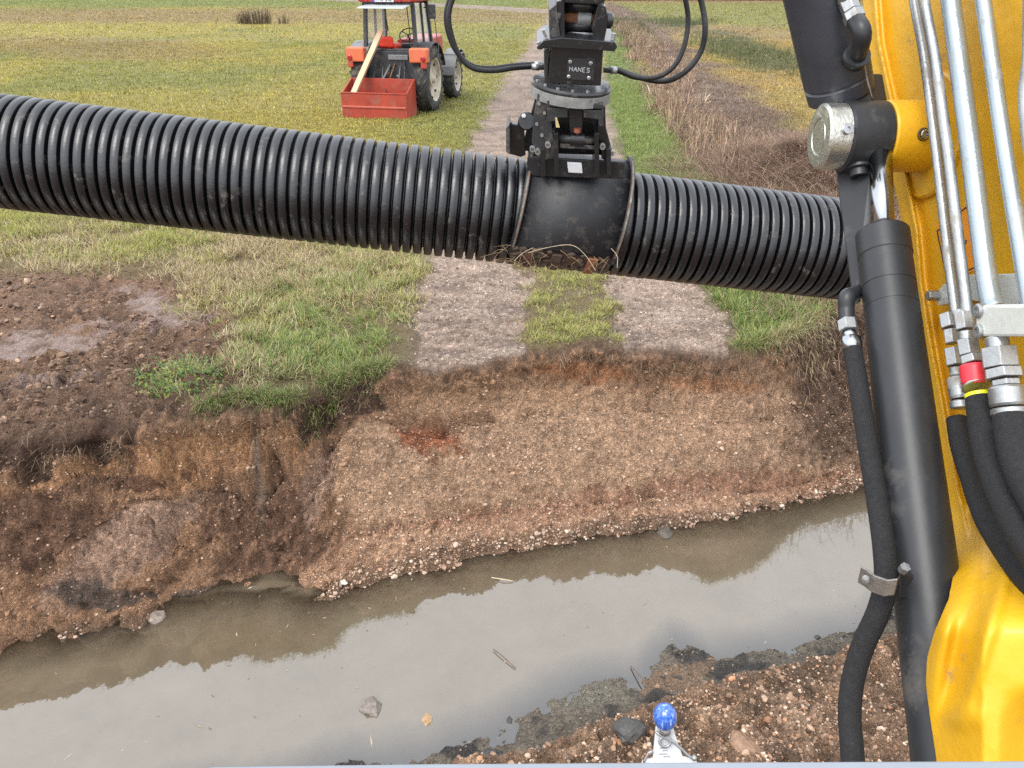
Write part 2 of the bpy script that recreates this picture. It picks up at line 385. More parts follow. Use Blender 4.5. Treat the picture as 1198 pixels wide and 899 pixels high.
def field_col(X, Y, px, py, jit=0.0):
    a = fbm(X*.22, Y*.16, s=61, o=4)+jit; b = fbm(X*.9, Y*.6, s=62, o=4); c_ = fbm(X*.12, Y*.30, s=63, o=4)
    L = FIELD
    c = np.repeat(L['yel'][None], len(X), 0)
    c = mixc(c, L['grn'], sst(-.1, .55, a+.15*b)*.75)
    c = mixc(c, L['brn'], sst(.15, .55, c_+.25*b)*.55)
    c = mixc(c, L['grn'], (1-sst(0, 190, px))*0+sst(420, 600, px)*(1-sst(600, 640, px))*.55)       # greener beside the tractor and track
    c = mixc(c, L['brn'], blob(px, py, 110, 58, 190, 16, 2, a*.3)*.6)
    c = mixc(c, L['brn'], sst(8, 14, py+3*b)*(1-sst(24, 30, py+3*b))*(px < 640)*.75)
    c = mixc(c, L['vrg'], (1-sst(5, 11, py+2*b))*.75*(px < 640))
    r = sst(700, 712, px)*(Y > 8)
    R = np.repeat(L['org'][None], len(X), 0)
    R = mixc(R, L['yel'], sst(-.2, .3, a)*.7)
    R = mixc(R, L['grn'], (1-sst(24, 44, py+10*b))*.8+blob(px, py, 880, 150, 70, 16, 0, b*.3)*.5)
    R = mixc(R, L['brn'], blob(px, py, 830, 36, 120, 9, 2, b*.3)*.8)
    R = mixc(R, L['dgr'], np.clip(blob(px, py, 880, 62, 90, 20, 14, b*.4)+blob(px, py, 745, 45, 40, 22, 25, b*.4)+blob(px, py, 770, 28, 70, 7, 0, b*.4), 0, 1)*.8)
    re = np.interp(Y, tRy, tRx)
    R = mixc(R, L['pnk'], sst(1.0+.3, 1.9, X-re+b*.5)*(1-sst(3.0, 4.6, X-re+b*.9)))
    R = mixc(R, L['vrg'], (1-sst(1.0, 1.7, X-re+b*.5)))
    R = mixc(R, L['brn'], (py < 4)*1.0)
    c = c*(1-r[:, None])+R*r[:, None]
    return c
BLOB = blob
def ground_col(X, Y, u, px, py, M):
    n = len(X); n1, n2, n3 = M['n1'], M['n2'], M['n3']; 
    def blob(*a): return BLOB(*(a[:8]+(.32,) if len(a) == 8 else a))
    c = field_col(X, Y, px, py)*.62                 # bare soil and thatch between the blades
    c = mixc(c, C(.12, .085, .05), (Y < 12)*.8)
    tk = C(.275, .205, .160)
    tkc = tk[None]*(1+.25*fbm(X*2, Y*6, s=71, o=4)[:, None]+.22*n3[:, None])
    tkc = mixc(tkc, C(.36, .285, .235), sst(.15, .6, fbm(X*1.3, Y*3.5, s=72, o=4))*.6)
    ed_ = np.clip(1-np.abs(M['rut']-.5)*2.2, 0, 1)*(Y < 16); tkc = mixc(tkc, C(.13, .09, .062), sst(.0, .5, ed_*1.2+n2*.6)*.9)
    lug = sst(.25, .8, np.sin(Y*34+np.abs(((X*1.3) % 1)-.5)*16+n1*3))*sst(-.2, .3, fbm(X*1.5, Y*1.5, s=74, o=3)); tkc = mixc(tkc, C(.15, .11, .085), lug*.6*(Y < 14))
    tkc = mixc(tkc, C(.14, .10, .08), sst(.1, .5, fbm(X*1.7+5, Y*5, s=73, o=4))*.7)
    c = c*(1-M['rut'][:, None])+(1+.5*fbm(X*30, Y*30, s=58, o=2)[:, None]*(Y < 12)[:, None])*tkc*(1-.22*sst(9, 22, Y))[:, None]*M['rut'][:, None]
    # mud
    mudc = np.repeat(C(.160, .097, .063)[None], n, 0)*(1+.5*n2[:, None])
    mudc = mixc(mudc, C(.17, .10, .055), blob(px, py, 100, 420, 240, 50, 0, n2*.5)*sst(-.1, .4, n2+n3*.5)*.5)
    smear = np.clip(blob(px, py, 50, 402, 110, 18, -8, n1*.8+n2*.3, .25)+blob(px, py, 185, 358, 44, 17, 15, n1*.8+n2*.3, .25)+blob(px, py, 200, 377, 70, 10, -5, n1*.7, .25)+blob(px, py, 60, 445, 60, 8, -8, n1*.7+n2*.4, .25), 0, 1)
    smear = smear*np.clip(.75+1.2*n2+.8*n3, .1, 1); mudc = mixc(mudc, C(.235, .165, .140), smear*.85)
    mm = np.clip(sst(.2, .7, M['mud']+n1*.3-blob(px, py, 360, 370, 105, 110)*.9), 0, 1)*(py > 300)
    mm = np.clip(mm+sst(330, 260, px+60*n1)*sst(430, 455, py+20*n2)+sst(200, 120, px+60*n1)*sst(330, 350, py+20*n1), 0, 1)
    mm = mm*(1-sst(0, 1, (332-py+20*n1)/30))
    c = c*(1-mm[:, None])+mudc*mm[:, None]
    # bank
    q = n1*.5+n2*.45+n3*.3
    b = np.repeat(C(.195, .120, .074)[None], n, 0)
    b = mixc(b, C(.345, .240, .165), np.clip(blob(px, py, 720, 535, 330, 90, -3, q)+blob(px, py, 470, 590, 95, 75, 0, q), 0, 1)*.9)
    b = mixc(b, C(.31, .205, .13), blob(px, py, 560, 470, 140, 34, 0, q)*.6)
    b = mixc(b, C(.31, .180, .095), blob(px, py, 190, 540, 200, 34, -10, q)*.8)
    b = mixc(b, C(.30, .13, .055), blob(px, py, 690, 432, 60, 10, 6, q)*.6+blob(px, py, 830, 446, 60, 9, 2, q)*.5)
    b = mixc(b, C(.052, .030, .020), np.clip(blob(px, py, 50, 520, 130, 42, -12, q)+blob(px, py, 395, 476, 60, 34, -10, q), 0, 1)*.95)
    b = mixc(b, C(.105, .061, .040), np.clip(blob(px, py, 300, 600, 100, 70, 10, q)+blob(px, py, 60, 630, 120, 50, -15, q)+blob(px, py, 90, 575, 120, 16, -12, q), 0, 1)*.9)
    b = mixc(b, C(.28, .195, .150), np.clip(blob(px, py, 150, 640, 120, 30, -35, q*.9, .3)+blob(px, py, 375, 565, 26, 42, 12, q, .3), 0, 1)*.9)
    b = mixc(b, C(.44, .30, .20), blob(px, py, 405, 570, 9, 48, 8, q, .6)*.8)
    b = mixc(b, C(.135, .110, .085), blob(px, py, 303, 560, 7, 80, -4, q*.6, .6)*.8)
    b = mixc(b, C(.215, .075, .034), blob(px, py, 503, 527, 46, 32, 8, q*.9)*.9)
    b = mixc(b, C(.190, .090, .058), np.clip(blob(px, py, 870, 575, 190, 20, -5, q)+blob(px, py, 620, 612, 230, 10, -9, q), 0, 1)*.55)
    b = mixc(b, C(.37, .245, .17), blob(px, py, 560, 640, 330, 24, -9, q)*.6+blob(px, py, 860, 595, 120, 11, -8, q)*.7)
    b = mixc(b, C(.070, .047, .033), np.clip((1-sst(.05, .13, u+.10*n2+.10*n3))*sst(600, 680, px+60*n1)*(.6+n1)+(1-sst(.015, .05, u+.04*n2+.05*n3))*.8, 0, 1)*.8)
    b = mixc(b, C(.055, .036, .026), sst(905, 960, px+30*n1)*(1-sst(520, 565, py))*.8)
    b = mixc(b, C(.035, .033, .032), np.clip(blob(px, py, 120, 700, 60, 16, 5, q)+blob(px, py, 240, 690, 40, 9, -10, q), 0, 1)*.8)
    b = b*(1+.26*n3[:, None]+.28*n2[:, None])*(1+.55*fbm(X*48, Y*48, M['z']*48, s=57, o=2)[:, None])
    b = mixc(b, C(.075, .052, .035), sst(.90, .97, u+.02*n2)*(u < 1.1)*.65)
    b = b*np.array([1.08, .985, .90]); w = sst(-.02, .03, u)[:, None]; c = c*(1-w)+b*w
    # bed (seen through shallow water) and mud flat
    bed = np.repeat(C(.20, .155, .10)[None], n, 0)*(1+.3*n2[:, None])
    w = sst(1.0, 1.12, u)[:, None]; c = c*(1-w)+bed*w
    fl = np.repeat(C(.135, .115, .090)[None], n, 0)*(1+.35*n2[:, None]+.2*n3[:, None])
    fl = mixc(fl, C(.030, .030, .030), sst(.05, .35, n1+.6*n2)*.85)
    fl = mixc(fl, C(.165, .150, .118), blob(px, py, 695, 815, 56, 18, -5, q)*.9)
    fl = mixc(fl, C(.22, .145, .095), np.clip(blob(px, py, 800, 790, 62, 16, -20, q)+blob(px, py, 600, 830, 30, 12, 0, q), 0, 1)*.8)
    w = ((Y < M['nY'])*(u > 1))[:, None]; c = c*(1-w)+fl*w
    nb = np.repeat(C(.215, .135, .085)[None], n, 0)*(1+.45*n2[:, None]+.3*n3[:, None])
    nb = mixc(nb, C(.37, .245, .16), sst(.05, .5, fbm(X*6, Y*6, s=81, o=4))*.7)
    nb = mixc(nb, C(.05, .035, .025), sst(.0, .35, fbm(X*4, Y*4, s=82, o=4))*.6)
    nb = mixc(nb, C(.32, .165, .085), np.clip(1-np.abs(M['cY']-Y-.03)/.05, 0, 1)*.7)
    w = M['near'][:, None]; c = c*(1-w)+nb*w
    wet = np.clip(smear*M['mud']*.95+((Y < M['nY'])*(1-M['near'])*(u > 1))*.6+np.clip(blob(px, py, 150, 640, 120, 30, -35)*.5+blob(px, py, 300, 610, 90, 70)*.25, 0, 1)*M['onbank']+sst(.93, 1.0, u)*.45*(u < 1.3), 0, 1)
    c = mixc(c, C(.13, .08, .055), np.clip(M['hx']*1.6, 0, .9)*M['top'])
    return np.clip(c, 0, 1), wet
def axis(parts):
    a = [parts[0][0]]
    for x0, x1, st in parts: a += list(np.linspace(x0, x1, max(2, int(round((x1-x0)/st))+1))[1:])
    return np.array(a)
xs = axis([(-400, -120, 20), (-120, -30, 2.5), (-30, -8, .3), (-8, -4.6, .06), (-4.6, 4.2, .0155), (4.2, 8, .06), (8, 30, .3), (30, 120, 2.5), (120, 400, 20)])
ys = axis([(-30, -2, 2.0), (-2, 1.2, .12), (1.2, 2.3, .04), (2.3, 4.3, .015), (4.3, 6.9, .0115), (6.9, 10, .03), (10, 20, .12), (20, 45, .4), (45, 95, .7), (95, 160, 5), (160, 900, 30)])
GX, GY = np.meshgrid(xs, ys); fx_, fy_ = GX.ravel(), GY.ravel()
hz, hu, hpx, hpy, HM = height(fx_, fy_)
gcol, gwet = ground_col(fx_, fy_, hu, hpx, hpy, HM)
nx, ny = len(xs), len(ys)
ii = (np.arange(ny-1)[:, None]*nx+np.arange(nx-1)[None, :]).ravel()
quads = np.stack([ii, ii+1, ii+1+nx, ii+nx], 1)
V = np.stack([fx_, fy_+HM['dy'], hz], 1); DYg = HM['dy'].reshape(ny, nx)
cxm = V[quads].mean(1); uq = hu[quads].mean(1)
rutq, wholeq = HM['rut'][quads].mean(1), HM['whole'][quads].mean(1)
nearq = (fy_ < HM['nY'])[quads].all(1)
zone = np.where(nearq & (uq > 1), 3, np.where(uq > 0, 2, np.where(wholeq > .5, 1, 0)))
GM = attrmat('soil_and_turf', bump=1.0, bscale=110, bdist=.014, mott=.45, mscale=45, crumb=1)
for k, (nm, lab) in enumerate([('meadow', 'wide yellow green meadow either side of the dirt track'), ('dirt_track', 'pale two rut dirt track with a grass strip running into the distance'),
        ('ditch_bank', 'cut gravelly earth bank and muddy bed of the ditch'), ('near_bank', 'wet grey mud flat and loose brown spoil at the near side')]):
    q = quads[zone == k]; used = np.unique(q); rem = np.zeros(len(V), np.int64); rem[used] = np.arange(len(used))
    o = npmesh(nm, V[used], rem[q], GM, gcol[used], gwet[used]); tag(o, lab, nm.replace('_', ' '), kind='structure')
# water: murky, shallow at the edges
wx = axis([(-40, -8, 2), (-8, 8, .08), (8, 40, 2)]); 
wy = axis([(-3, 1.5, .2), (1.5, 8.5, .05), (8.5, 30, 1.0)])
A, B = np.meshgrid(wx, wy); A, B = A.ravel(), B.ravel()
h_, u_, _, _, M_ = height(A, B)
dep = np.clip(ZW-h_, -.1, 1)
keepq = []
nxw = len(wx); iw = (np.arange(len(wy)-1)[:, None]*nxw+np.arange(nxw-1)[None, :]).ravel()
qw = np.stack([iw, iw+1, iw+1+nxw, iw+nxw], 1)
qw = qw[dep[qw].max(1) > -.06]
used = np.unique(qw); rem = np.zeros(len(A), np.int64); rem[used] = np.arange(len(used))
m, nt, b = newmat('murky_water'); L = nt.links
at = N(nt, 'ShaderNodeAttribute', attribute_name='Wet')
tcw = N(nt, 'ShaderNodeTexCoord')
nz = N(nt, 'ShaderNodeTexNoise', Scale=1.9, Detail=10, Roughness=.75, Distortion=.2); L.new(tcw.outputs['Object'], nz.inputs[0])
wc = ramp(nt, nz.outputs[0], [(.3, (.105, .082, .052)), (.5, (.128, .102, .068)), (.75, (.150, .123, .086))])
df = N(nt, 'ShaderNodeBsdfDiffuse'); L.new(wc, df.inputs[0])
tr = N(nt, 'ShaderNodeBsdfTransparent'); tr.inputs[0].default_value = (.80, .72, .56, 1)
mr = N(nt, 'ShaderNodeMapRange'); L.new(at.outputs['Fac'], mr.inputs[0]); mr.inputs[1].default_value = 0; mr.inputs[2].default_value = .14; mr.inputs[3].default_value = .12; mr.inputs[4].default_value = .97
body = N(nt, 'ShaderNodeMixShader'); L.new(mr.outputs[0], body.inputs[0]); L.new(tr.outputs[0], body.inputs[1]); L.new(df.outputs[0], body.inputs[2])
gl = N(nt, 'ShaderNodeBsdfGlossy', Roughness=.02)
fr = N(nt, 'ShaderNodeFresnel', IOR=2.4)
wv = N(nt, 'ShaderNodeTexNoise', Scale=5, Detail=4); L.new(tcw.outputs['Object'], wv.inputs[0])
bp = N(nt, 'ShaderNodeBump', Strength=.11, Distance=.01); L.new(wv.outputs[0], bp.inputs['Height']); L.new(bp.outputs[0], gl.inputs['Normal']); L.new(bp.outputs[0], fr.inputs['Normal'])
ms = N(nt, 'ShaderNodeMixShader'); L.new(fr.outputs[0], ms.inputs[0]); L.new(body.outputs[0], ms.inputs[1]); L.new(gl.outputs[0], ms.inputs[2])
L.new(ms.outputs[0], nt.nodes['Material Output'].inputs[0])
o = npmesh('ditch_water', np.stack([A, B, np.full(len(A), ZW)], 1)[used], rem[qw], m, None, dep[used]); tag(o, 'still murky brown water lying in the ditch', 'water', kind='structure')
# ---------------------------------------------------------------- ground sampler for scattering (bilinear on the built grid)
Hg = hz.reshape(ny, nx)
def gpos(X, Y):
    return np.stack([X, Y+ground_z(X, Y, DYg), ground_z(X, Y)], 1)
def ground_z(X, Y, H=None):
    H = Hg if H is None else H
    i = np.clip(np.searchsorted(xs, X)-1, 0, nx-2); j = np.clip(np.searchsorted(ys, Y)-1, 0, ny-2)
    a = (X-xs[i])/(xs[i+1]-xs[i]); b_ = (Y-ys[j])/(ys[j+1]-ys[j])
    return H[j, i]*(1-a)*(1-b_)+H[j, i+1]*a*(1-b_)+H[j+1, i]*(1-a)*b_+H[j+1, i+1]*a*b_
def ground_n(X, Y):
    e = .03; dx = (ground_z(X+e, Y)-ground_z(X-e, Y))/(2*e); dy = (ground_z(X, Y+e)-ground_z(X, Y-e))/(2*e)
    n = np.stack([-dx, -dy, np.ones(len(X))], 1); return n/np.linalg.norm(n, axis=1, keepdims=True)
# ================================================================ STONES
t_ = (1+5**.5)/2
ICO = np.array([(-1, t_, 0), (1, t_, 0), (-1, -t_, 0), (1, -t_, 0), (0, -1, t_), (0, 1, t_), (0, -1, -t_), (0, 1, -t_), (t_, 0, -1), (t_, 0, 1), (-t_, 0, -1), (-t_, 0, 1)])/math.hypot(1, t_)
ICF = np.array([(0, 11, 5), (0, 5, 1), (0, 1, 7), (0, 7, 10), (0, 10, 11), (1, 5, 9), (5, 11, 4), (11, 10, 2), (10, 7, 6), (7, 1, 8), (3, 9, 4), (3, 4, 2), (3, 2, 6), (3, 6, 8), (3, 8, 9), (4, 9, 5), (2, 4, 11), (6, 2, 10), (8, 6, 7), (9, 8, 1)])
def rotz3(n):
    q = RNG.normal(size=(n, 4)); q /= np.linalg.norm(q, axis=1, keepdims=True); w, x, y, z = q.T
    return np.stack([np.stack([1-2*(y*y+z*z), 2*(x*y-z*w), 2*(x*z+y*w)], 1), np.stack([2*(x*y+z*w), 1-2*(x*x+z*z), 2*(y*z-x*w)], 1), np.stack([2*(x*z-y*w), 2*(y*z+x*w), 1-2*(x*x+y*y)], 1)], 1)
def stones(name, P, size, col, mat, lab, cat, sink=.25, smooth=False):
    n = len(P); ax = RNG.uniform(.55, 1.25, (n, 1, 3)); jit = RNG.uniform(.72, 1.2, (n, 12, 1))
    v = ICO[None]*jit*ax*size[:, None, None]*.5
    v = np.einsum('nij,nkj->nki', rotz3(n), v)
    v[:, :, 2] *= .8
    v = v+P[:, None, :]; v[:, :, 2] += (size*(.5-sink)*.5)[:, None]
    f = (ICF[None]+12*np.arange(n)[:, None, None]).reshape(-1, 3)
    o = npmesh(name, v.reshape(-1, 3), f, mat, np.repeat(col, 12, 0), np.zeros(n*12), smooth)
    return tag(o, lab, cat, kind='stuff')
def scatter(n, x0, x1, y0, y1, maskf):
    X = RNG.uniform(x0, x1, n); Y = RNG.uniform(y0, y1, n)
    z, u, px, py, M = height(X, Y); p = maskf(X, Y, u, px, py, M)
    k = RNG.random(n) < p
    return X[k], Y[k], u[k], px[k], py[k], {a: (v[k] if hasattr(v, '__len__') else v) for a, v in M.items()}
SM = attrmat('stone_face', rough=.75, bump=.4, bscale=300, bdist=.002, mott=.15, mscale=120)
def pal(n, cs, w):
    c = np.array(cs)[RNG.choice(len(cs), n, p=np.array(w)/sum(w))]; return c*RNG.uniform(.7, 1.25, (n, 1))
STC = [(.46, .35, .26), (.36, .25, .18), (.58, .48, .38), (.27, .165, .115), (.40, .24, .16), (.15, .105, .075)]
def m1(X, Y, u, px, py, M):
    beige = np.clip(blob(px, py, 720, 535, 340, 100)+blob(px, py, 470, 590, 95, 85)+blob(px, py, 180, 545, 230, 50)*.8, 0, 1)
    base = sst(.72, .95, u)*sst(300, 420, px)
    return M['onbank']*(u > .06)*np.clip(.16+.55*beige+.9*base, 0, 1)*np.clip(.6+.9*M['n1'], .1, 1)
X, Y, u, px, py, M = scatter(170000, -4.5, 4.2, 3.6, 7.6, m1)
s = np.clip(RNG.lognormal(math.log(.0115), .5, len(X)), .005, .045)
P = gpos(X, Y)
gc, _ = ground_col(X, Y, u, px, py, M)
col = pal(len(X), STC, [3, 4, 1.2, 3, 1.5, 2])*.6+gc*.55
stones('bank_gravel', P, s, col, SM, 'small pale stones and crumbs embedded all over the cut earth bank', 'gravel')
def m2(X, Y, u, px, py, M):
    return np.clip((1-np.abs(u-.99)/.10), 0, 1)*sst(320, 420, px)*(.9)+np.clip((1-np.abs(u-1.02)/.07), 0, 1)*.25*(px < 400)
X, Y, u, px, py, M = scatter(60000, -4.5, 4.2, 3.8, 6.8, m2)
s = np.clip(RNG.lognormal(math.log(.019), .45, len(X)), .008, .06)
stones('shore_gravel', gpos(X, Y), s, pal(len(X), STC, [4, 5, .9, 3, 2, 3]), SM, 'pinkish pebbles lining the far waterline of the ditch', 'gravel')
def m3(X, Y, u, px, py, M): return M['near']*.9*(Y > 1.6)*np.clip(.6+M['n2'], .2, 1)
X, Y, u, px, py, M = scatter(90000, -1.6, 4.2, 1.6, 5.2, m3)
s = np.clip(RNG.lognormal(math.log(.0145), .5, len(X)), .005, .05)
stones('spoil_clods', gpos(X, Y), s, pal(len(X), [(.25, .155, .10), (.36, .235, .155), (.09, .06, .04), (.50, .38, .28), (.38, .20, .11)], [4, 3, 3, 1.5, 1]), SM, 'loose brown clods and stones covering the near spoil heap', 'soil')
def m4(X, Y, u, px, py, M): return ((Y < M['nY']+.03)*(1-M['near'])*(u > 1))*np.clip(.12+blob(px, py, 800, 788, 70, 18, -20)+blob(px, py, 590, 835, 40, 20)+.5*sst(0, .5, M['n1']), 0, 1)*.8
X, Y, u, px, py, M = scatter(9000, -1.6, 4.2, 2.4, 5.0, m4)
s = np.clip(RNG.lognormal(math.log(.014), .55, len(X)), .005, .06)
stones('mud_flat_stones', gpos(X, Y), s, pal(len(X), [(.05, .05, .05), (.13, .11, .09), (.26, .17, .11), (.09, .07, .05)], [4, 3, 2, 2]), SM, 'dark stones and crumbs lying on the wet grey mud flat', 'gravel')
def m5(X, Y, u, px, py, M): return (u < -.01)*M['rut']*np.clip(.5+M['n1'], .1, 1)*.8
X, Y, u, px, py, M = scatter(60000, -1.5, 3.2, 5.8, 13, m5)
s = np.clip(RNG.lognormal(math.log(.012), .5, len(X)), .005, .035)
stones('track_gravel', gpos(X, Y), s, pal(len(X), [(.33, .26, .21), (.25, .19, .15), (.42, .35, .30), (.13, .095, .07)], [3, 4, 1.5, 3]), SM, 'fine flat gravel pressed into the two wheel ruts of the track', 'gravel', sink=.45)
def m6(X, Y, u, px, py, M): return (u < .02)*(u > -9)*np.clip(M['mud']*1.2-blob(px, py, 330, 380, 110, 110)-1.2*blob(px, py, 50, 402, 110, 20, -8)-1.2*blob(px, py, 185, 358, 44, 20, 15), 0, 1)*(py > 315)*np.clip(.3+1.2*M['n1']+.5*M['n2'], .03, 1)
X, Y, u, px, py, M = scatter(45000, -6, 0, 4.6, 9.5, m6)
s = np.clip(RNG.lognormal(math.log(.022), .55, len(X)), .007, .09)
stones('mud_clods', gpos(X, Y), s, pal(len(X), [(.15, .09, .06), (.20, .125, .08), (.08, .05, .035), (.34, .23, .155)], [4, 3, 3, .7]), SM, 'torn up dark brown clods covering the churned mud on the left', 'soil')
def m7(X, Y, u, px, py, M): return M['onbank']*(u > .0)*np.clip(.25+blob(px, py, 250, 590, 200, 100)+blob(px, py, 60, 520, 140, 60)+(u < .2)*.6, 0, 1)*np.clip(.3+1.3*M['n1'], .03, 1)*.6
X, Y, u, px, py, M = scatter(42000, -4.8, 4.2, 3.6, 7.6, m7)
s = np.clip(RNG.lognormal(math.log(.024), .5, len(X)), .008, .08)
gc, _ = ground_col(X, Y, u, px, py, M)
stones('bank_clods', gpos(X, Y), s, gc*RNG.uniform(.6, 1.1, (len(X), 1)), SM, 'crumbled earth clods clinging to the face of the cut bank', 'soil', sink=.5)
# single stones that can be picked out
def stone_thing(px, py, z, size, col, label, wet=0):
    p = G(px, py, z); zz = float(ground_z(np.array([p.x]), np.array([p.y]))[0]); 
    for _ in range(8):
        p = G(px, py, zz); zz = float(ground_z(np.array([p.x]), np.array([p.y]))[0])
    import bmesh
    bm = bmesh.new(); bmesh.ops.create_icosphere(bm, subdivisions=2, radius=size/2)
    s0 = RNG.uniform(0, 50)
    for v in bm.verts:
        c = np.array(v.co)*2/size
        d = float(fbm(c[0:1]*1.3+s0, c[1:2]*1.3, c[2:3]*1.3, s=5, o=3)[0])
        v.co *= 1+.75*d
        v.co.z *= .6; v.co.x *= 1.2
    me = bpy.data.meshes.new('stone'); bm.to_mesh(me); bm.free()
    for q in me.polygons: q.use_smooth = False
    me.materials.append(simple('stone_colour', col, .6, 0, .35, 40, .8, 150))
    o = bpy.data.objects.new('stone', me); COL.objects.link(o); o.location = (p.x, p.y, max(zz, ZW-.01)+size*.12); o.rotation_euler = (0, 0, s0)
    return tag(o, label, 'stone', 'loose stones picked out in the ditch')
stone_thing(436, 850, ZW, .115, (.17, .145, .125), 'flat grey brown stone poking out of the shallow water, left of the small orange stone')
stone_thing(501, 857, ZW, .07, (.34, .22, .12), 'small orange tan stone standing alone in the shallow water')
stone_thing(402, 683, ZW, .055, (.48, .44, .38), 'pale cream pebble on the gravel spit where the bank enters the water')
stone_thing(184, 723, ZW, .11, (.20, .16, .13), 'long flat brown stone at the left waterline')
stone_thing(735, 853, -1.0, .15, (.055, .052, .048), 'large dark grey clod half sunk in the spoil, left of the blue ball')
stone_thing(872, 862, -1.0, .15, (.22, .13, .08), 'long orange brown rock lying in the spoil, right of the blue ball')
stone_thing(776, 628, ZW, .13, (.09, .075, .06), 'dark wet rock breaking the water at the far shore')
stone_thing(575, 884, -1.3, .10, (.045, .045, .045), 'blackish wet stone at the edge of the mud flat, bottom centre')

# scum flecks, bits of grass and leaf floating on the ditch
n = 700; X = RNG.uniform(-4.5, 4.0, n); Y = RNG.uniform(2.6, 6.2, n); hh_, uu_, pp_, qq_, MM_ = height(X, Y)
k = (ZW-hh_ > .01) & (RNG.random(n) < np.clip(.25+fbm(X*1.2, Y*1.2, s=77, o=3)*1.5, 0.03, 1)); X, Y = X[k], Y[k]; n = len(X)
a_ = RNG.uniform(0, 2*PI, n); l_ = RNG.lognormal(math.log(.010), .6, n); w_ = RNG.uniform(.002, .006, n)
d1 = np.stack([np.cos(a_), np.sin(a_), 0*a_], 1)*l_[:, None]; d2 = np.stack([-np.sin(a_), np.cos(a_), 0*a_], 1)*w_[:, None]; P = np.stack([X, Y, np.full(n, ZW+.002)], 1)
v = np.stack([P-d1, P+d2, P+d1, P-d2], 1).reshape(-1, 3); f = np.arange(4*n).reshape(-1, 4)
o = npmesh('floating_flecks', v, f, SM, np.repeat(pal(n, [(.30, .26, .18), (.16, .12, .08), (.42, .38, .28)], [3, 3, 1]), 4, 0), np.zeros(4*n), False)
tag(o, 'tiny bits of straw and scum floating on the ditch water', 'flecks', kind='stuff')
# ================================================================ GRASS AND BRUSH
BM = attrmat('blades', rough=.6, bump=0, mott=0, transl=.30)
DM = attrmat('dry_stems', rough=.8, bump=0, mott=0, transl=.12)
def blades(name, P, h, w, lean, az, col, mat, lab, cat='grass', curl=.6, seg=3, kind='stuff'):
    """one curved tapering blade per point"""
    n = len(P); ts = np.linspace(0, 1, seg+1)
    d = np.stack([np.cos(az), np.sin(az), np.zeros(n)], 1)
    fa = az+PI/2+RNG.uniform(-.9, .9, n); s = np.stack([np.cos(fa), np.sin(fa), np.zeros(n)], 1)
    rows = []
    for t in ts:
        ang = lean*(1-curl+2*curl*t)
        ang = np.clip(ang, -2.3, 2.3)
        rows.append((t, ang))
    pts = [P.copy()]; cur = P.copy()
    for a, b_ in zip(ts[:-1], ts[1:]):
        ang = np.clip(lean*(1-curl+2*curl*(a+b_)/2), -2.2, 2.2); st = (h*(b_-a))
        cur = cur+d*(np.sin(ang)*st)[:, None]+np.array([0, 0, 1.])*(np.cos(ang)*st)[:, None]; pts.append(cur.copy())
    vs = []
    for i, p in enumerate(pts[:-1]):
        ww = (w*(1-.75*(ts[i])**1.6)/2)[:, None]; vs += [p-s*ww, p+s*ww]
    vs.append(pts[-1]); v = np.stack(vs, 1); k = v.shape[1]
    cc = np.repeat(col[:, None, :], k, 1)
    tr = []
    for i in range(seg-1): tr += [(2*i, 2*i+1, 2*i+3), (2*i, 2*i+3, 2*i+2)]
    tr.append((2*seg-2, 2*seg-1, 2*seg)); f = (np.array(tr)[None]+k*np.arange(n)[:, None, None]).reshape(-1, 3)
    o = npmesh(name, v.reshape(-1, 3), f, mat, cc.reshape(-1, 3), np.zeros(n*k), True)
    return tag(o, lab, cat, kind=kind)
def around(cx_, cy_, per, rad):
    """blade roots in tufts round centres; azimuths point outwards"""
    n = len(cx_); k = np.repeat(np.arange(n), per); a = RNG.uniform(0, 2*PI, len(k)); r = np.abs(RNG.normal(0, 1, len(k)))*np.repeat(rad, per)
    return k, cx_[k]+np.cos(a)*r, cy_[k]+np.sin(a)*r, a
def gcolr(n, cs, w, v=.22):
    c = np.array(cs)[RNG.choice(len(cs), n, p=np.array(w)/sum(w))]; return c*RNG.uniform(1-v, 1+v, (n, 1))*RNG.uniform(.93, 1.07, (n, 3))
GR = [(.19, .25, .065), (.13, .18, .05), (.27, .30, .09), (.36, .33, .14)]
STRAW = [(.46, .38, .21), (.36, .27, .15), (.54, .47, .30), (.24, .165, .10)]
def sel(n, x0, x1, y0, y1, f):
    X = RNG.uniform(x0, x1, n); Y = RNG.uniform(y0, y1, n); z = ground_z(X, Y); px, py, Z = proj(X, Y, z)
    p = f(X, Y, px, py); k = RNG.random(n) < p; return X[k], Y[k], z[k], px[k], py[k]
def lipv(X): return np.interp(X, lipX, lipY)
# the tall green verge left of the track
def fC(X, Y, px, py):
    a = fbm(X*1.5, Y*1.5, s=91, o=3)*1.5
    rut, wh = track_mask(X, Y)
    e = np.clip(blob(px, py, 395, 355, 115, 66, -14, a*.35)+blob(px, py, 340, 415, 105, 44, -5, a*.35)+blob(px, py, 215, 445, 62, 20, -8, a*.4)*.5, 0, 1)*np.clip(.75+1.1*a, .12, 1)
    return e*(Y > lipv(X)-.04)*(1-rut*.92)
X, Y, z, px, py = sel(4300, -3.6, 0, 4.9, 9, fC)
k, bx_, by_, az = around(X, Y, 34, np.full(len(X), .05)); n = len(k); fl_ = fbm(bx_*1.6, by_*1.6, s=90, o=3)*5+2.2; az = np.where(RNG.random(n) < .55, fl_+RNG.normal(0, .5, n), az); bz = ground_z(bx_, by_)
big = sst(.1, .6, fbm(X*1.2, Y*1.2, s=92))[k]
hgt = RNG.uniform(.045, .125, n)*(RNG.lognormal(0, .28, len(X))[k])*(1+.7*big)*(1-.35*sst(430, 480, px[k]))
dryk = fbm(bx_*2.2, by_*2.2, s=93, o=3)
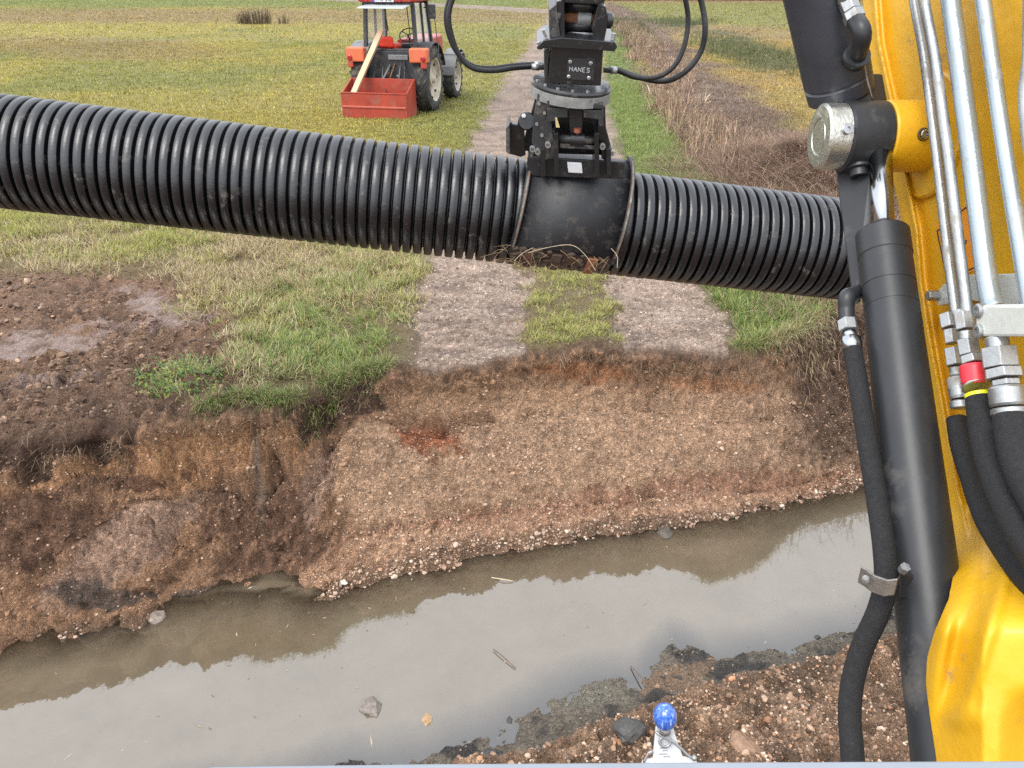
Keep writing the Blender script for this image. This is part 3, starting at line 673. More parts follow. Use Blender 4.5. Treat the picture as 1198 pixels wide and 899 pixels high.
col = gcolr(n, GR, [4, 3, 3, 1.3]); st = gcolr(n, STRAW, [3, 2, 2, 1]); col = np.where((RNG.random(n) < np.clip(.34+.9*dryk+.3*sst(0, 1, (300-px[k])/80), .05, .9))[:, None], st, col)
blades('verge_grass', np.stack([bx_, by_, bz], 1), hgt, RNG.uniform(.004, .0085, n), RNG.uniform(.3, 1.5, n), az, col, BM, 'long lush green grass on the left verge between the mud and the track')
# tussocks hanging over the lip of the cut
lp = [(x_, lipv(np.array([x_]))[0]) for x_ in np.linspace(-2.4, -1.05, 34)]+[(x_, lipv(np.array([x_]))[0]) for x_ in np.linspace(2.05, 3.0, 26)]
LX = np.array([p[0] for p in lp])+RNG.normal(0, .03, len(lp)); LY = np.array([p[1] for p in lp])+RNG.uniform(-.03, .10, len(lp))
k, bx_, by_, az = around(LX, LY, 130, np.full(len(LX), .05)); n = len(k); bz = ground_z(bx_, by_)
az = np.where(RNG.random(n) < .6, -PI/2+RNG.normal(0, .6, n), az)
dry = (RNG.random(n) < np.where(bx_ > 2.3, .75, .22))[:, None]
blades('overhanging_grass', np.stack([bx_, by_, bz], 1), RNG.uniform(.05, .17, n), RNG.uniform(.003, .006, n), RNG.uniform(.4, 1.7, n), az,
       np.where(dry, gcolr(n, STRAW, [3, 2, 2, 1]), gcolr(n, GR, [4, 4, 2, 1])), BM, 'grass tussocks hanging over the lip of the cut bank')
# clover-like leaves left of it
def leaves(name, P, size, nrm, col, mat, lab, cat, kind='stuff'):
    n = len(P); u = np.cross(nrm, RNG.normal(size=(n, 3))); u /= np.linalg.norm(u, axis=1, keepdims=True); w = np.cross(nrm, u)
    s = size[:, None]
    v = np.stack([P-u*s*.5, P-u*s*.1+w*s*.32+nrm*s*.06, P+u*s*.5, P-u*s*.1-w*s*.32+nrm*s*.06], 1)
    f = (np.array([[0, 1, 2, 3]])[None]+4*np.arange(n)[:, None, None]).reshape(-1, 4)
    return tag(npmesh(name, v.reshape(-1, 3), f, mat, np.repeat(col, 4, 0), np.zeros(n*4), False), lab, cat, kind=kind)
X, Y, z, px, py = sel(9000, -3.2, -1.2, 4.8, 6.4, lambda X, Y, px, py: np.clip(blob(px, py, 212, 446, 58, 24, -6)*.95+blob(px, py, 345, 420, 60, 30)*.12, 0, 1)*(Y > lipv(X)-.06))
n = len(X); nr = RNG.normal(size=(n, 3))*.5+np.array([0, -.3, 1]); nr /= np.linalg.norm(nr, axis=1, keepdims=True)
leaves('low_leafy_weeds', np.stack([X, Y, z+RNG.uniform(.01, .09, n)], 1), RNG.uniform(.018, .042, n), nr, gcolr(n, [(.15, .22, .045), (.09, .16, .035), (.26, .28, .05), (.10, .16, .07)], [3, 3, 2, 2]), BM, 'low clover like weeds at the edge of the mud on the left', 'weeds')
# yellow grass with straw behind the mud
def fA(X, Y, px, py):
    a = fbm(X*1.2, Y*1.2, s=94, o=3); rut, wh = track_mask(X, Y)
    e = np.maximum(sst(345, 300, py+26*a+.10*np.abs(px-150)), .7*sst(395, 350, py+26*a)*sst(190, 235, px+30*a))
    e = np.maximum(e, blob(px, py, 320, 300, 80, 30, 0, a*.3))*np.clip(.7+1.3*fbm(X*1.9, Y*2.6, s=89, o=3), .08, 1)
    return np.clip(e, 0, 1)*(1-rut)*(Y > lipv(X)+.1)
X, Y, z, px, py = sel(15000, -7.5, -.2, 6.6, 11.5, fA)
k, bx_, by_, az = around(X, Y, 15, np.full(len(X), .06)); n = len(k); bz = ground_z(bx_, by_)
pd = np.clip(.42+.8*fbm(bx_*.9, by_*1.4, s=95, o=3)+.55*blob(px, py, 320, 300, 75, 34)[k]+.3*blob(px, py, 90, 320, 200, 18)[k], .05, .95)
col = np.where((RNG.random(n) < pd)[:, None], gcolr(n, STRAW, [3, 3, 2, 2]), gcolr(n, [(.33, .33, .08), (.22, .27, .065), (.42, .37, .11)], [4, 3, 2]))
blades('yellow_grass', np.stack([bx_, by_, bz], 1), RNG.uniform(.06, .15, n), RNG.uniform(.004, .008, n), RNG.uniform(.3, 1.5, n), az, col, BM, 'yellowing tangled grass behind the churned mud, under the pipe')
# grass strip between the ruts, and the bright verge right of the track
def fD(X, Y, px, py):
    rut, wh = track_mask(X, Y); return np.clip(wh*(1-rut*1.15)*np.clip(.65+1.3*fbm(X*3, Y*3, s=19, o=3), .08, 1)+.05*wh, 0, 1)*(Y > lipv(X)+.02)
X, Y, z, px, py = sel(9000, -.2, 1.5, 6, 15, fD)
k, bx_, by_, az = around(X, Y, 12, np.full(len(X), .035)); n = len(k); bz = ground_z(bx_, by_)
col = gcolr(n, [(.33, .33, .085), (.22, .25, .065), (.43, .39, .14), (.45, .38, .22), (.26, .19, .12)], [4, 3, 2, 1.3, .8])
blades('centre_strip_grass', np.stack([bx_, by_, bz], 1), RNG.uniform(.03, .085, n), RNG.uniform(.0035, .006, n), RNG.uniform(.3, 1.4, n), az, col, BM, 'short yellow green grass growing between the two wheel ruts')
def fE(X, Y, px, py):
    re = np.interp(Y, tRy, tRx); a = fbm(X*1.2, Y*1.2, s=96, o=3)
    return sst(-.02, .18, X-re+a*.12)*(1-sst(.75, 1.25, X-re+a*.35))*(Y > lipv(X)+.0)
X, Y, z, px, py = sel(26000, 1.8, 5.5, 6.1, 24, fE)
k, bx_, by_, az = around(X, Y, 16, np.full(len(X), .05)); n = len(k); bz = ground_z(bx_, by_)
col = gcolr(n, [(.18, .25, .06), (.12, .18, .05), (.27, .31, .09), (.42, .35, .19)], [4, 3, 3, 1.2])
blades('verge_grass', np.stack([bx_, by_, bz], 1), RNG.uniform(.07, .18, n)*(.8+.0*by_), RNG.uniform(.004, .008, n), RNG.uniform(.3, 1.2, n), az, col, BM, 'bright green grass verge along the right side of the track')
# the meadow proper
def meadow(name, cnt, x0, x1, y0, y1, h0, h1, w0, w1, per, rad, lab, prune):
    X, Y, z, px, py = sel(cnt, x0, x1, y0, y1, prune)
    k, bx_, by_, az = around(X, Y, per, np.full(len(X), rad)); n = len(k); bz = ground_z(bx_, by_); bpx, bpy, _ = proj(bx_, by_, bz)
    col = field_col(bx_, by_, bpx, bpy)*(RNG.lognormal(0, .24, len(X))[k])[:, None]*RNG.uniform(.75, 1.25, (n, 1))*RNG.uniform(.94, 1.06, (n, 3))
    d = RNG.random(n)[:, None]; col = np.where(d < .10, col*.5+gcolr(n, STRAW, [1, 1, 1, 1])*.5, col); col = np.where(d > .93, col*np.array([.5, .62, .6]), col)
    return blades(name, np.stack([bx_, by_, bz], 1), RNG.uniform(h0, h1, n), RNG.uniform(w0, w1, n), RNG.uniform(.3, 1.5, n), az, col, BM, lab, seg=2)
def inview(X, Y, px, py):
    rut, wh = track_mask(X, Y); re = np.interp(Y, tRy, tRx)
    keep = (1-rut)*(px > -60)*(px < 1320)*(1-(X > re-.1)*(X < re+1.0)*(Y < 24)); return keep
meadow('meadow_grass', 36000, -13, 11, 10, 19, .035, .09, .007, .013, 7, .07, 'short yellow green meadow grass around the parked tractor', inview)
meadow('meadow_grass', 42000, -26, 22, 19, 38, .04, .10, .012, .022, 6, .12, 'meadow grass fading from yellow to brown behind the tractor', inview)
meadow('meadow_grass', 46000, -60, 40, 38, 92, .05, .12, .03, .05, 4, .3, 'far end of the meadow where brown and green bands meet', inview)
# ---- dry brush along the right of the track
def fB(X, Y, px, py):
    re = np.interp(Y, tRy, tRx); a = fbm(X*.8, Y*.8, s=97, o=3)
    return sst(.85, 1.4, X-re+a*.4)*(1-sst(1.7, 3.0, X-re+a*.9))*np.clip(.75+.8*a, .1, 1)
X, Y, z, px, py = sel(17000, 3, 9, 9.3, 50, fB)
k, bx_, by_, az = around(X, Y, 13, np.full(len(X), .09)); n = len(k); bz = ground_z(bx_, by_)
BR = [(.29, .19, .13), (.19, .12, .08), (.42, .32, .22), (.12, .075, .055), (.31, .21, .16), (.25, .22, .10)]
cl_ = .55+.75*sst(-.5, .5, fbm(bx_*1.1, by_*.8, s=98, o=3)); ln = RNG.uniform(.08, .42, n)*np.clip(1.25-.012*by_, .7, 1.3)*cl_
blades('dry_brush', np.stack([bx_, by_, bz], 1), ln, RNG.uniform(.004, .009, n)*(1+by_*.02), RNG.uniform(-.2, 2.1, n), az, gcolr(n, BR, [3, 3, 1.6, 3, 2, 1.5], .35)*(RNG.lognormal(0, .35, len(X))[k])[:, None], DM, 'pinkish brown dead stems and brush along the right verge', 'brush', curl=.8)
# the pulled-out heap behind the pipe on the right
def fH(X, Y, px, py): return np.clip(.5*np.exp(-(((X-3.75)/.95)**2+((Y-8.5)/1.1)**2))**.6+np.exp(-(((X-4.5-.25*(Y-12))/1.2)**2+((Y-12.3)/1.7)**2))**.6, 0, 1)
X, Y, z, px, py = sel(8500, 2.3, 7.5, 6.6, 16, fH)
k, bx_, by_, az = around(X, Y, 22, np.full(len(X), .10)); n = len(k); bz = ground_z(bx_, by_)+RNG.uniform(0, .22, n)*np.exp(-(((bx_-3.75)/.8)**2+((by_-8.6)/.8)**2))
sweep = np.where(RNG.random(n) < .55, PI*.95+RNG.normal(0, .5, n), az)
blades('brush_heap', np.stack([bx_, by_, bz], 1), RNG.uniform(.15, .55, n), RNG.uniform(.003, .007, n), RNG.uniform(.8, 1.75, n), sweep, gcolr(n, BR+[(.16, .085, .06)], [2, 4, 1, 5, .7, .3, 3], .35), DM, 'matted heap of pulled out brown brush and earth right of the track', 'brush', curl=.5)
# straws lying on the heap flank beside the boom cylinder
X, Y, z, px, py = sel(900, 2.4, 4.6, 5.9, 8.2, lambda X, Y, px, py: blob(px, py, 965, 400, 50, 60)*.9*(Y > lipv(X)-.25))
k, bx_, by_, az = around(X, Y, 9, np.full(len(X), .05)); n = len(k); bz = ground_z(bx_, by_)
blades('hanging_straw', np.stack([bx_, by_, bz], 1), RNG.uniform(.10, .30, n), RNG.uniform(.003, .006, n), RNG.uniform(1.0, 2.0, n), -PI*.6+RNG.normal(0, .45, n), gcolr(n, STRAW+[(.2, .13, .1)], [1.5, 2, .7, 3, 5]), DM, 'dead straw trailing down the bank edge beside the black cylinder', 'straw', curl=.35)
# thin dead stalks standing up out of the brush, each countable
def stalk(px, py, h, lean, azm, label, side=5, seed=0):
    rr = random.Random(seed); p = G(px, py); p.z = float(ground_z(np.array([p.x]), np.array([p.y]))[0])
    d = Vector((math.cos(azm), math.sin(azm), 0)); mb = MB(); pts = []
    for i in range(7):
        t = i/6; pts.append(p+Vector((0, 0, 1))*h*t*math.cos(lean*t)+d*h*t*math.sin(lean*t)+Vector((rr.uniform(-.01, .01), rr.uniform(-.01, .01), 0)))
    mb.tube(pts, [.006*(1-.7*i/6) for i in range(7)], 5)
    for j in range(side):
        t = rr.uniform(.35, .95); q = pts[int(t*6)]; a = rr.uniform(0, 6.28); l = h*rr.uniform(.12, .3)
        mb.tube([q, q+Vector((math.cos(a)*l*.5, math.sin(a)*l*.3, l*.55)), q+Vector((math.cos(a)*l*.8, math.sin(a)*l*.4, l))], [.003, .0025, .0012], 4)
    o = mb.build('dead_stalk', MST); return tag(o, label, 'stalk', 'dead stalks in the brush')
MST = simple('dead_stalk_brown', (.13, .08, .055), .8, 0, .3, 40)
MSP = simple('dead_stalk_pale', (.40, .33, .22), .8, 0, .3, 40)
stalk(872, 168, .95, .35, 0, 'tallest dark branching dead stalk standing in the brush, left of the black cylinder', 8, 1)
stalk(858, 172, .7, .25, 2.8, 'dark dead stalk just left of the tallest branching one', 5, 2)
stalk(905, 170, .85, .45, 0.1, 'thin leaning dead stalk closest to the black cylinder', 4, 3)
s_ = stalk(810, 140, .62, .35, .2, 'pale straw coloured stalk with a curled tip standing left of the dark stalks', 3, 4); s_.data.materials[0] = MSP
s_ = stalk(848, 118, .45, .6, 2.9, 'short pale stalk with drooping tips in the orange grass', 4, 5); s_.data.materials[0] = MSP
# rush clumps far out in the meadow
def rush(px, py, n, rad, h, label):
    p = G(px, py); a = RNG.uniform(0, 2*PI, n); r = rad*np.sqrt(RNG.random(n)); X = p.x+np.cos(a)*r; Y = p.y+np.sin(a)*r*.6
    o = blades('rush_clump', np.stack([X, Y, np.full(n, 0.0)], 1), RNG.uniform(.4, 1, n)*h, RNG.uniform(.02, .04, n), RNG.uniform(0, .35, n), a, gcolr(n, [(.10, .07, .045), (.07, .065, .035), (.20, .14, .09)], [3, 3, 2]), DM, label, 'rushes', kind=None)
    o['group'] = 'rush clumps in the far meadow'
rush(284, 28, 90, .45, .85, 'small brown rush clump, leftmost in the far meadow')
rush(301, 28, 190, .9, 1.1, 'widest dark rush clump in the far meadow, between two thin ones')
rush(333, 28, 40, .35, .75, 'thin sparse rush clump, right of the widest one in the far meadow')
# bramble hedge closing the field at the far right
nb = 30000; X = RNG.uniform(6, 60, nb); Y = 88+RNG.normal(0, 1.4, nb); Z = RNG.random(nb)**1.5*2.4
nr = RNG.normal(size=(nb, 3)); nr /= np.linalg.norm(nr, axis=1, keepdims=True)
leaves('bramble_hedge', np.stack([X, Y, Z], 1), RNG.uniform(.12, .35, nb), nr, gcolr(nb, [(.12, .075, .06), (.07, .05, .04), (.18, .12, .09), (.08, .08, .04)], [3, 3, 2, 1]), DM, 'dark brown leafless bramble hedge closing the field top right', 'hedge')
# rushes patches in the right-hand field
X, Y, z, px, py = sel(14000, 4, 30, 22, 80, lambda X, Y, px, py: np.clip(blob(px, py, 880, 66, 90, 18, 14)+blob(px, py, 742, 42, 34, 20, 25)+blob(px, py, 780, 26, 70, 5), 0, 1)*.8*(px > 712))
k, bx_, by_, az = around(X, Y, 6, np.full(len(X), .12)); n = len(k); bz = ground_z(bx_, by_)
blades('field_rushes', np.stack([bx_, by_, bz], 1), RNG.uniform(.12, .32, n), RNG.uniform(.012, .025, n), RNG.uniform(0, .7, n), az, gcolr(n, [(.075, .10, .04), (.11, .12, .05), (.17, .15, .07)], [3, 3, 2]), BM, 'dark green rush patches in the field right of the track', 'rushes', seg=2)
# single twigs
def twig(pts, r, label, mat):
    o = MB().tube(pts, r, 6, steps=5).build('twig', mat); tag(o, label, 'twig', 'twigs lying about the ditch')
def gp(px, py, z=0):
    p = G(px, py, z)
    for _ in range(6): p = G(px, py, float(ground_z(np.array([p.x]), np.array([p.y]))[0]))
    p.z += .012; return p
twig([G(712, 375, .0)*1.0+Vector((0, 0, .0)), G(735, 772, ZW+.02)] if False else [Vector(G(738, 780, ZW+.01)), Vector(G(752, 795, ZW+.05)), Vector(G(762, 812, ZW+.03))], .004, 'thin dark twig sticking up from the mud flat edge', MST)
twig([Vector(G(577, 760, ZW+.012)), Vector(G(588, 768, ZW+.02)), Vector(G(603, 782, ZW+.01))], .004, 'small curved twig floating in the middle of the water', MST)
twig([Vector(G(575, 676, ZW+.006)), Vector(G(588, 678, ZW+.02)), Vector(G(600, 680, ZW+.01))], .005, 'short pale stick floating by the far shore', MSP)

# fine roots hanging out of the topsoil under the lip
n0 = 160; RX = np.concatenate([RNG.uniform(-3.6, -.9, n0), RNG.uniform(.3, 2.9, n0)]); k = np.repeat(np.arange(len(RX)), 5); n = len(k)
bx_ = RX[k]+RNG.normal(0, .02, n); by_ = lipv(bx_)-RNG.uniform(.03, .16, n); P = gpos(bx_, by_); P[:, 1] -= .005
blades('hanging_roots', P, RNG.uniform(.03, .16, n), RNG.uniform(.0015, .0035, n), RNG.uniform(1.7, 2.2, n), -PI/2+RNG.normal(0, .7, n), gcolr(n, [(.22, .15, .09), (.10, .065, .04), (.36, .28, .18)], [3, 3, 1]), DM, 'fine roots hanging out of the dark topsoil under the lip of the cut', 'roots', curl=.3)
# ================================================================ MACHINE MATERIALS
YEL = simple('yellow_machine_paint', (.60, .325, .007), .46, 0, .05, 9, .3, 55, dirt=(.33, .21, .06), dirtamt=.06, dscale=16, coat=.08)
BLK = simple('black_machine_paint', (.009, .0095, .011), .34, 0, .25, 14, .15, 90, dirt=(.055, .048, .040), dirtamt=.18, dscale=16, coat=.15)
BLKC = simple('black_cylinder_paint', (.020, .0215, .024), .42, 0, .2, 10, .08, 70, dirt=(.07, .065, .06), dirtamt=.16, dscale=5, coat=0, spec=.4)
RUB = simple('black_hose_rubber', (.008, .008, .009), .55, 0, .3, 30, .5, 260, dirt=(.06, .055, .05), dirtamt=.15, dscale=12)
SLV = simple('woven_hose_sleeve', (.007, .007, .008), .7, 0, .3, 60, .9, 500)
ZNC = simple('zinc_plated_steel', (.34, .35, .35), .40, .8, .15, 20, .2, 120, dirt=(.24, .22, .19), dirtamt=.26, dscale=14)
ZNB = simple('bluish_zinc_tube', (.33, .385, .42), .36, .7, .10, 8, .1, 200, dirt=(.24, .245, .24), dirtamt=.2, dscale=18)
CHR = simple('chromed_rod', (.38, .39, .41), .16, 1, .03, 10)
PWH = simple('painted_light_clamp', (.56, .58, .54), .42, .2, .08, 18, .2, 80, dirt=(.30, .29, .26), dirtamt=.15, dscale=12)
RST = simple('rusty_steel', (.20, .085, .04), .75, .2, .45, 22, .7, 110, dirt=(.07, .045, .03), dirtamt=.4, dscale=18)
GRY = simple('worn_grey_steel', (.22, .225, .215), .5, .3, .25, 16, .3, 90, dirt=(.09, .075, .06), dirtamt=.35, dscale=10)
DGR = simple('dark_grey_paint', (.026, .028, .030), .45, 0, .2, 18, .2, 90, dirt=(.12, .10, .08), dirtamt=.3, dscale=9)
WHT = simple('white_paint', (.52, .53, .55), .4, 0, .04, 15, .05, 60, dirt=(.45, .43, .38), dirtamt=.1, dscale=14)
REDP = simple('red_plastic', (.62, .035, .05), .4, 0, .08, 30)
YLR = simple('yellow_ring_plastic', (.80, .80, .02), .4, 0, .05, 30)
ORS = simple('orange_warning_sticker', (.80, .28, .015), .4, 0, .05, 30)
BKS = simple('sticker_black', (.02, .02, .02), .5, 0, .05, 30)
STK = simple('white_sticker', (.5, .51, .52), .4, 0, .06, 60)
# ================================================================ THE PIPE
p1 = W(50, 183.5, 4.20); p2 = W(860, 278.0, 4.63)
pd = (p2-p1).normalized(); PO = p1-pd*1.9; PR = .303
PIPEM = simple('black_corrugated_plastic', (.0032, .0035, .0050), .37, 0, .3, 5, .35, 60, dirt=(.085, .075, .06), dirtamt=.13, dscale=11, coat=0, spec=.75)
prof = []; pitch = .0605; nr = 110
for i in range(nr):
    rj = random.uniform(-.0009, .0009)
    for t, r in ((.0, .262), (.06, .262), (.10, .279), (.13, .292), (.155, .2985), (.20, .3022), (.5, .3030), (.80, .3022), (.845, .2985), (.87, .292), (.90, .279), (.94, .262)):
        prof.append(((i+t)*pitch, r+rj))
prof.append((nr*pitch, .262)); 
inner = [(nr*pitch, .25), (0, .25), (0, .262)]
pm = MB().lathe(PO, pd, prof+inner, seg=112, smooth=True)
pipe = pm.build('drainage_pipe', PIPEM, fixn=False)
tag(pipe, 'long black corrugated drainage pipe hanging across the ditch in front of the excavator', 'pipe')
def pipe_s(px, py):                       # station along the pipe axis seen at a pixel column
    r = ray(px, py); C0 = Vector((0, 0, CAMH)); nrm = pd.cross(Vector((0, -.3, 1)).cross(pd)).normalized()
    w0 = PO-C0; a, b_, c_, d_, e_ = pd.dot(pd), pd.dot(r), r.dot(r), pd.dot(w0), r.dot(w0)
    return (b_*e_-c_*d_)/(a*c_-b_*b_)
# ---- bucket: shell wrapped round the front of the pipe
bs0, bs1 = pipe_s(611, 240), pipe_s(723, 250); bc = PO+pd*((bs0+bs1)/2)
tocam = (Vector((0, 0, CAMH))-bc); tocam = (tocam-pd*tocam.dot(pd)).normalized(); upv = tocam.cross(pd).normalized()
if upv.z < 0: upv = -upv
def PA(s, ang, r):
    a = math.radians(ang); s += .040*(math.sin(a)-.92); return PO+pd*s+(tocam*math.cos(a)+upv*math.sin(a))*r
bucket = thing('excavator_bucket', bc+tocam*.4, 'black excavator bucket with rusty lip, pressed against the middle of the pipe', 'bucket')
def sector(s0, s1, a0, a1, r0, r1, n=28, rf=None):
    mb = MB(); vs = []; 
    for i in range(n+1):
        a = a0+(a1-a0)*i/n; rr0, rr1 = (r0, r1) if rf is None else rf(a, r0, r1)
        vs += [PA(s0, a, rr0), PA(s1, a, rr0), PA(s1, a, rr1), PA(s0, a, rr1)]
    fs = []
    for i in range(n):
        o = i*4
        for k in range(4): fs.append((o+k, o+(k+1) % 4, o+4+(k+1) % 4, o+4+k))
    fs += [(0, 1, 2, 3), (n*4+3, n*4+2, n*4+1, n*4)]
    return mb.add(vs, fs, False)
BKT = simple('scuffed_bucket_paint', (.011, .0115, .0135), .50, .1, .3, 9, .3, 120, dirt=(.045, .038, .030), dirtamt=.30, dscale=18, coat=0)
LIPM = simple('dirty_cutting_edge', (.055, .034, .024), .8, .1, .4, 30, .6, 120, dirt=(.13, .055, .028), dirtamt=.3, dscale=25)
EDG = simple('worn_rusty_edge', (.16, .145, .12), .55, .3, .4, 30, .4, 120, dirt=(.12, .055, .03), dirtamt=.5, dscale=25)
def flatback(a, r0, r1):
    k = 0 if a > 52 else 0
    return (r0, r1)
o = sector(bs0+.012, bs1-.012, -31, 74, .352, .372, 40).build('shell', BKT, bucket); o.data.polygons.foreach_set('use_smooth', [True]*len(o.data.polygons))
for m_ in (o,):
    for p_ in m_.data.polygons: p_.use_smooth = abs(p_.normal.dot(pd)) < .5
for s0, s1 in ((bs0-.012, bs0+.0115), (bs1-.0115, bs1+.012)):
    sp = sector(s0, s1, -38, 78, .330, .392, 34, lambda a, r0, r1: (r0, r1-.018*max(0, -a/38))).build('side_plate', BKT, bucket, bevel=.003)
    sector(s0+.006, s1-.006, -30, 62, .3925, .3955, 30, lambda a, r0, r1: (r0-.018*max(0, -a/38), r1-.018*max(0, -a/38))).build('worn_edge', EDG, sp)
sector(bs0+.012, bs1-.012, -46, -31.4, .336, .362, 8).build('cutting_edge', LIPM, bucket, bevel=.002)
for sa in (bs0+.07, (bs0+bs1)/2-.06, bs1-.14, ):
    sector(sa, sa+.055, -52, -33, .363, .385, 5, lambda a, r0, r1: (r0, r1-.016*max(0, (-a-40)/20))).build('tooth', RST if sa > bs1-.15 else LIPM, bucket, bevel=.002)
mb = MB()
for k_ in range(45):
    s_ = bs0+RNG.uniform(-.05, (bs1-bs0)+.02)*1.0; a_ = RNG.uniform(-46, -28); l_ = RNG.uniform(.04, .16)
    if RNG.random() < .5: s_ = bs0+RNG.uniform(-.06, .15)
    q0 = PA(s_, a_, .375); dv = Vector((RNG.normal()*.8, -.3+RNG.normal()*.3, -abs(RNG.normal())*.9)).normalized()
    mb.tube([q0, q0+dv*l_*.5+Vector((RNG.normal()*.015, -.01, .015)), q0+dv*l_], [.0013, .0011, .0007], 4)
o = mb.build('caught_roots', simple('dry_root', (.26, .17, .09), .8, 0, .4, 60), bucket)
mb = MB()
for k_ in range(70):
    s_ = bs0+RNG.uniform(.0, .30)*(bs1-bs0)/.55*.55 if k_ < 45 else RNG.uniform(bs0+.1, bs1-.05); q0 = PA(s_, RNG.uniform(-44, -30), .37)
    mb.sphere(q0, RNG.uniform(.008, .024), 7, 5, (RNG.uniform(.7, 1.4), .7, RNG.uniform(.5, 1)))
mb.build('stuck_soil', simple('stuck_soil_brown', (.05, .032, .021), .9, 0, .4, 60, 1, 200), bucket)['kind'] = 'stuff'
for pts_ in ([(618, 296, 4.02), (640, 290, 3.98), (668, 287, 3.97), (684, 298, 3.97), (697, 317, 3.98)], [(715, 291, 4.0), (722, 300, 3.99), (722, 314, 4.0)], [(601, 306, 4.03), (612, 296, 4.0), (624, 290, 4.0)]):
    MB().tube([W(*q) for q in pts_], .0016, 5, steps=6).build('caught_straw', MSP, bucket)
# ================================================================ ROTATOR AND QUICK COUPLER (one hanging unit)
SO = W(672, 196, 4.22)
tl = math.atan(.092)
ax_ = (Vector((1, 0, 0))*math.cos(tl)+Vector((0, -.13, -.99))*math.sin(tl)).normalized()
az_ = Vector((0, -math.sin(math.radians(7)), math.cos(math.radians(7)))); az_ = (az_-ax_*az_.dot(ax_)).normalized(); ay_ = az_.cross(ax_).normalized()
S = Frame(SO, ax_, ay_, az_)
rot = thing('rotator_coupler', SO, 'black hydraulic rotator with a plaque and quick coupler hanging above the bucket', 'rotator')
def sp(poly, d0, d1, name, mat, bevel=.003, parent=None): return S.prism(MB(), poly, d0, d1).build(name, mat, parent or rot, bevel=bevel)
# bucket hinge ears (parts of the bucket)
for x_ in (635, 650.5, 698, 712):
    q = x_
    top = 173 if x_ in (635, 712) else 155
    S.prism(MB(), [(q-2.6, top+2), (q+2.6, top+1), (q+3.4, 207), (q-2.2, 207)], -.16, .06).build('hinge_ear', BLK, bucket, bevel=.002)
S.prism(MB(), [(617, 184), (731, 190), (731, 210), (616, 206)], -.115, -.10).build('top_plate', BKT, bucket, bevel=.003)
lab = S.prism(MB(), [(663.5, 190.5), (680.5, 191.5), (681.5, 203), (665, 202)], -.128, -.1155).build('sticker', STK, bucket, bevel=.001)
for x_, y_ in ((636.5, 201.5), (650.5, 203.5), (697, 205.5), (712, 206)):
    c = S.px(x_, y_, -.14); MB().box((0, 0, 0), (.022, .008, .012), Matrix.Translation(c)).build('weld_block', BKS, bucket, bevel=.002)
# motor housing
sp([(645, 54), (706, 57), (703, 101), (641, 98)], -.15, .12, 'motor_housing', BLK, .005)
sp([(628, 55), (636, 47.5), (658, 44), (720, 49.5), (722.5, 55), (719, 60.5), (640, 56), (628.5, 58.5)], -.19, .16, 'top_flange', BLK, .004)
pl = sp([(664.5, 67.5), (696, 69.5), (694.5, 95), (662.5, 93)], -.1555, -.1505, 'plaque', BKS, .001)
for x_, y_ in ((667, 72.5), (691, 74), (665.2, 89.8), (688.8, 91.3)):
    c = S.px(x_, y_, -.156); o = MB().lathe(c, -S.ay, [(0, .0095), (.006, .0095), (.009, .006), (.009, 0)], 14).build('bolt', ZNC, pl)
# lettering: strokes of thin bars on the plaque
LET = {'H': [((0, 0), (0, 1)), ((.7, 0), (.7, 1)), ((0, .5), (.7, .5))], 'A': [((0, 0), (.4, 1)), ((.4, 1), (.8, 0)), ((.16, .38), (.64, .38))], 'N': [((0, 0), (0, 1)), ((0, 1), (.7, 0)), ((.7, 0), (.7, 1))],
       'E': [((0, 0), (0, 1)), ((0, 1), (.6, 1)), ((0, .5), (.5, .5)), ((0, 0), (.6, 0))], 'S': [((.65, .9), (.1, 1)), ((.1, 1), (.05, .6)), ((.05, .6), (.6, .45)), ((.6, .45), (.6, .05)), ((.6, .05), (0, 0))],
       'K': [((0, 0), (0, 1)), ((0, .45), (.6, 1)), ((.2, .6), (.65, 0))], 'P': [((0, 0), (0, 1)), ((0, 1), (.6, .9)), ((.6, .9), (.6, .55)), ((.6, .55), (0, .48))],
       'T': [((0, 1), (.7, 1)), ((.35, 1), (.35, 0))], 'R': [((0, 0), (0, 1)), ((0, 1), (.6, .9)), ((.6, .9), (.6, .55)), ((.6, .55), (0, .48)), ((.2, .48), (.65, 0))],
       '2': [((0, .85), (.3, 1)), ((.3, 1), (.6, .8)), ((.6, .8), (0, 0)), ((0, 0), (.65, 0))], '4': [((.5, 0), (.5, 1)), ((.5, 1), (0, .35)), ((0, .35), (.7, .35))], '0': [((0, 0), (0, 1)), ((0, 1), (.6, 1)), ((.6, 1), (.6, 0)), ((.6, 0), (0, 0))]}
def lettering(fr, txt, o0, u, v, h, th, name, mat, parent):
    mb = MB(); x = 0
    for ch in txt:
        if ch == ' ': x += .5; continue
        for (a, b_), (c, d) in LET[ch]:
            A_ = o0+u*(x+a)*h+v*b_*h; B_ = o0+u*(x+c)*h+v*d*h; fr.bar(mb, A_, B_, th, th)
        x += 1.05
    return mb.build(name, mat, parent)
e0 = S.px(666, 83.2, -.1575); e1 = S.px(690, 85.2, -.1575)
lettering(S, 'HANES', e0, (e1-e0).normalized(), S.az, (e1-e0).length/5.0, .0022, 'lettering', STK, pl)
for x_, y_ in ((634, 57.5), (717, 60), (717, 47), (640, 43)):
    c = S.px(x_, y_, -.15); MB().hexnut(c, c+Vector(S.az)*.03+Vector(S.ax)*(-.02 if x_ < 650 else .0), .012).build('flange_bolt', ZNC, rot)
sp([(636.5, 60), (642.5, 57), (641, 98), (637, 96)], -.12, .10, 'side_gusset', DGR, .003)
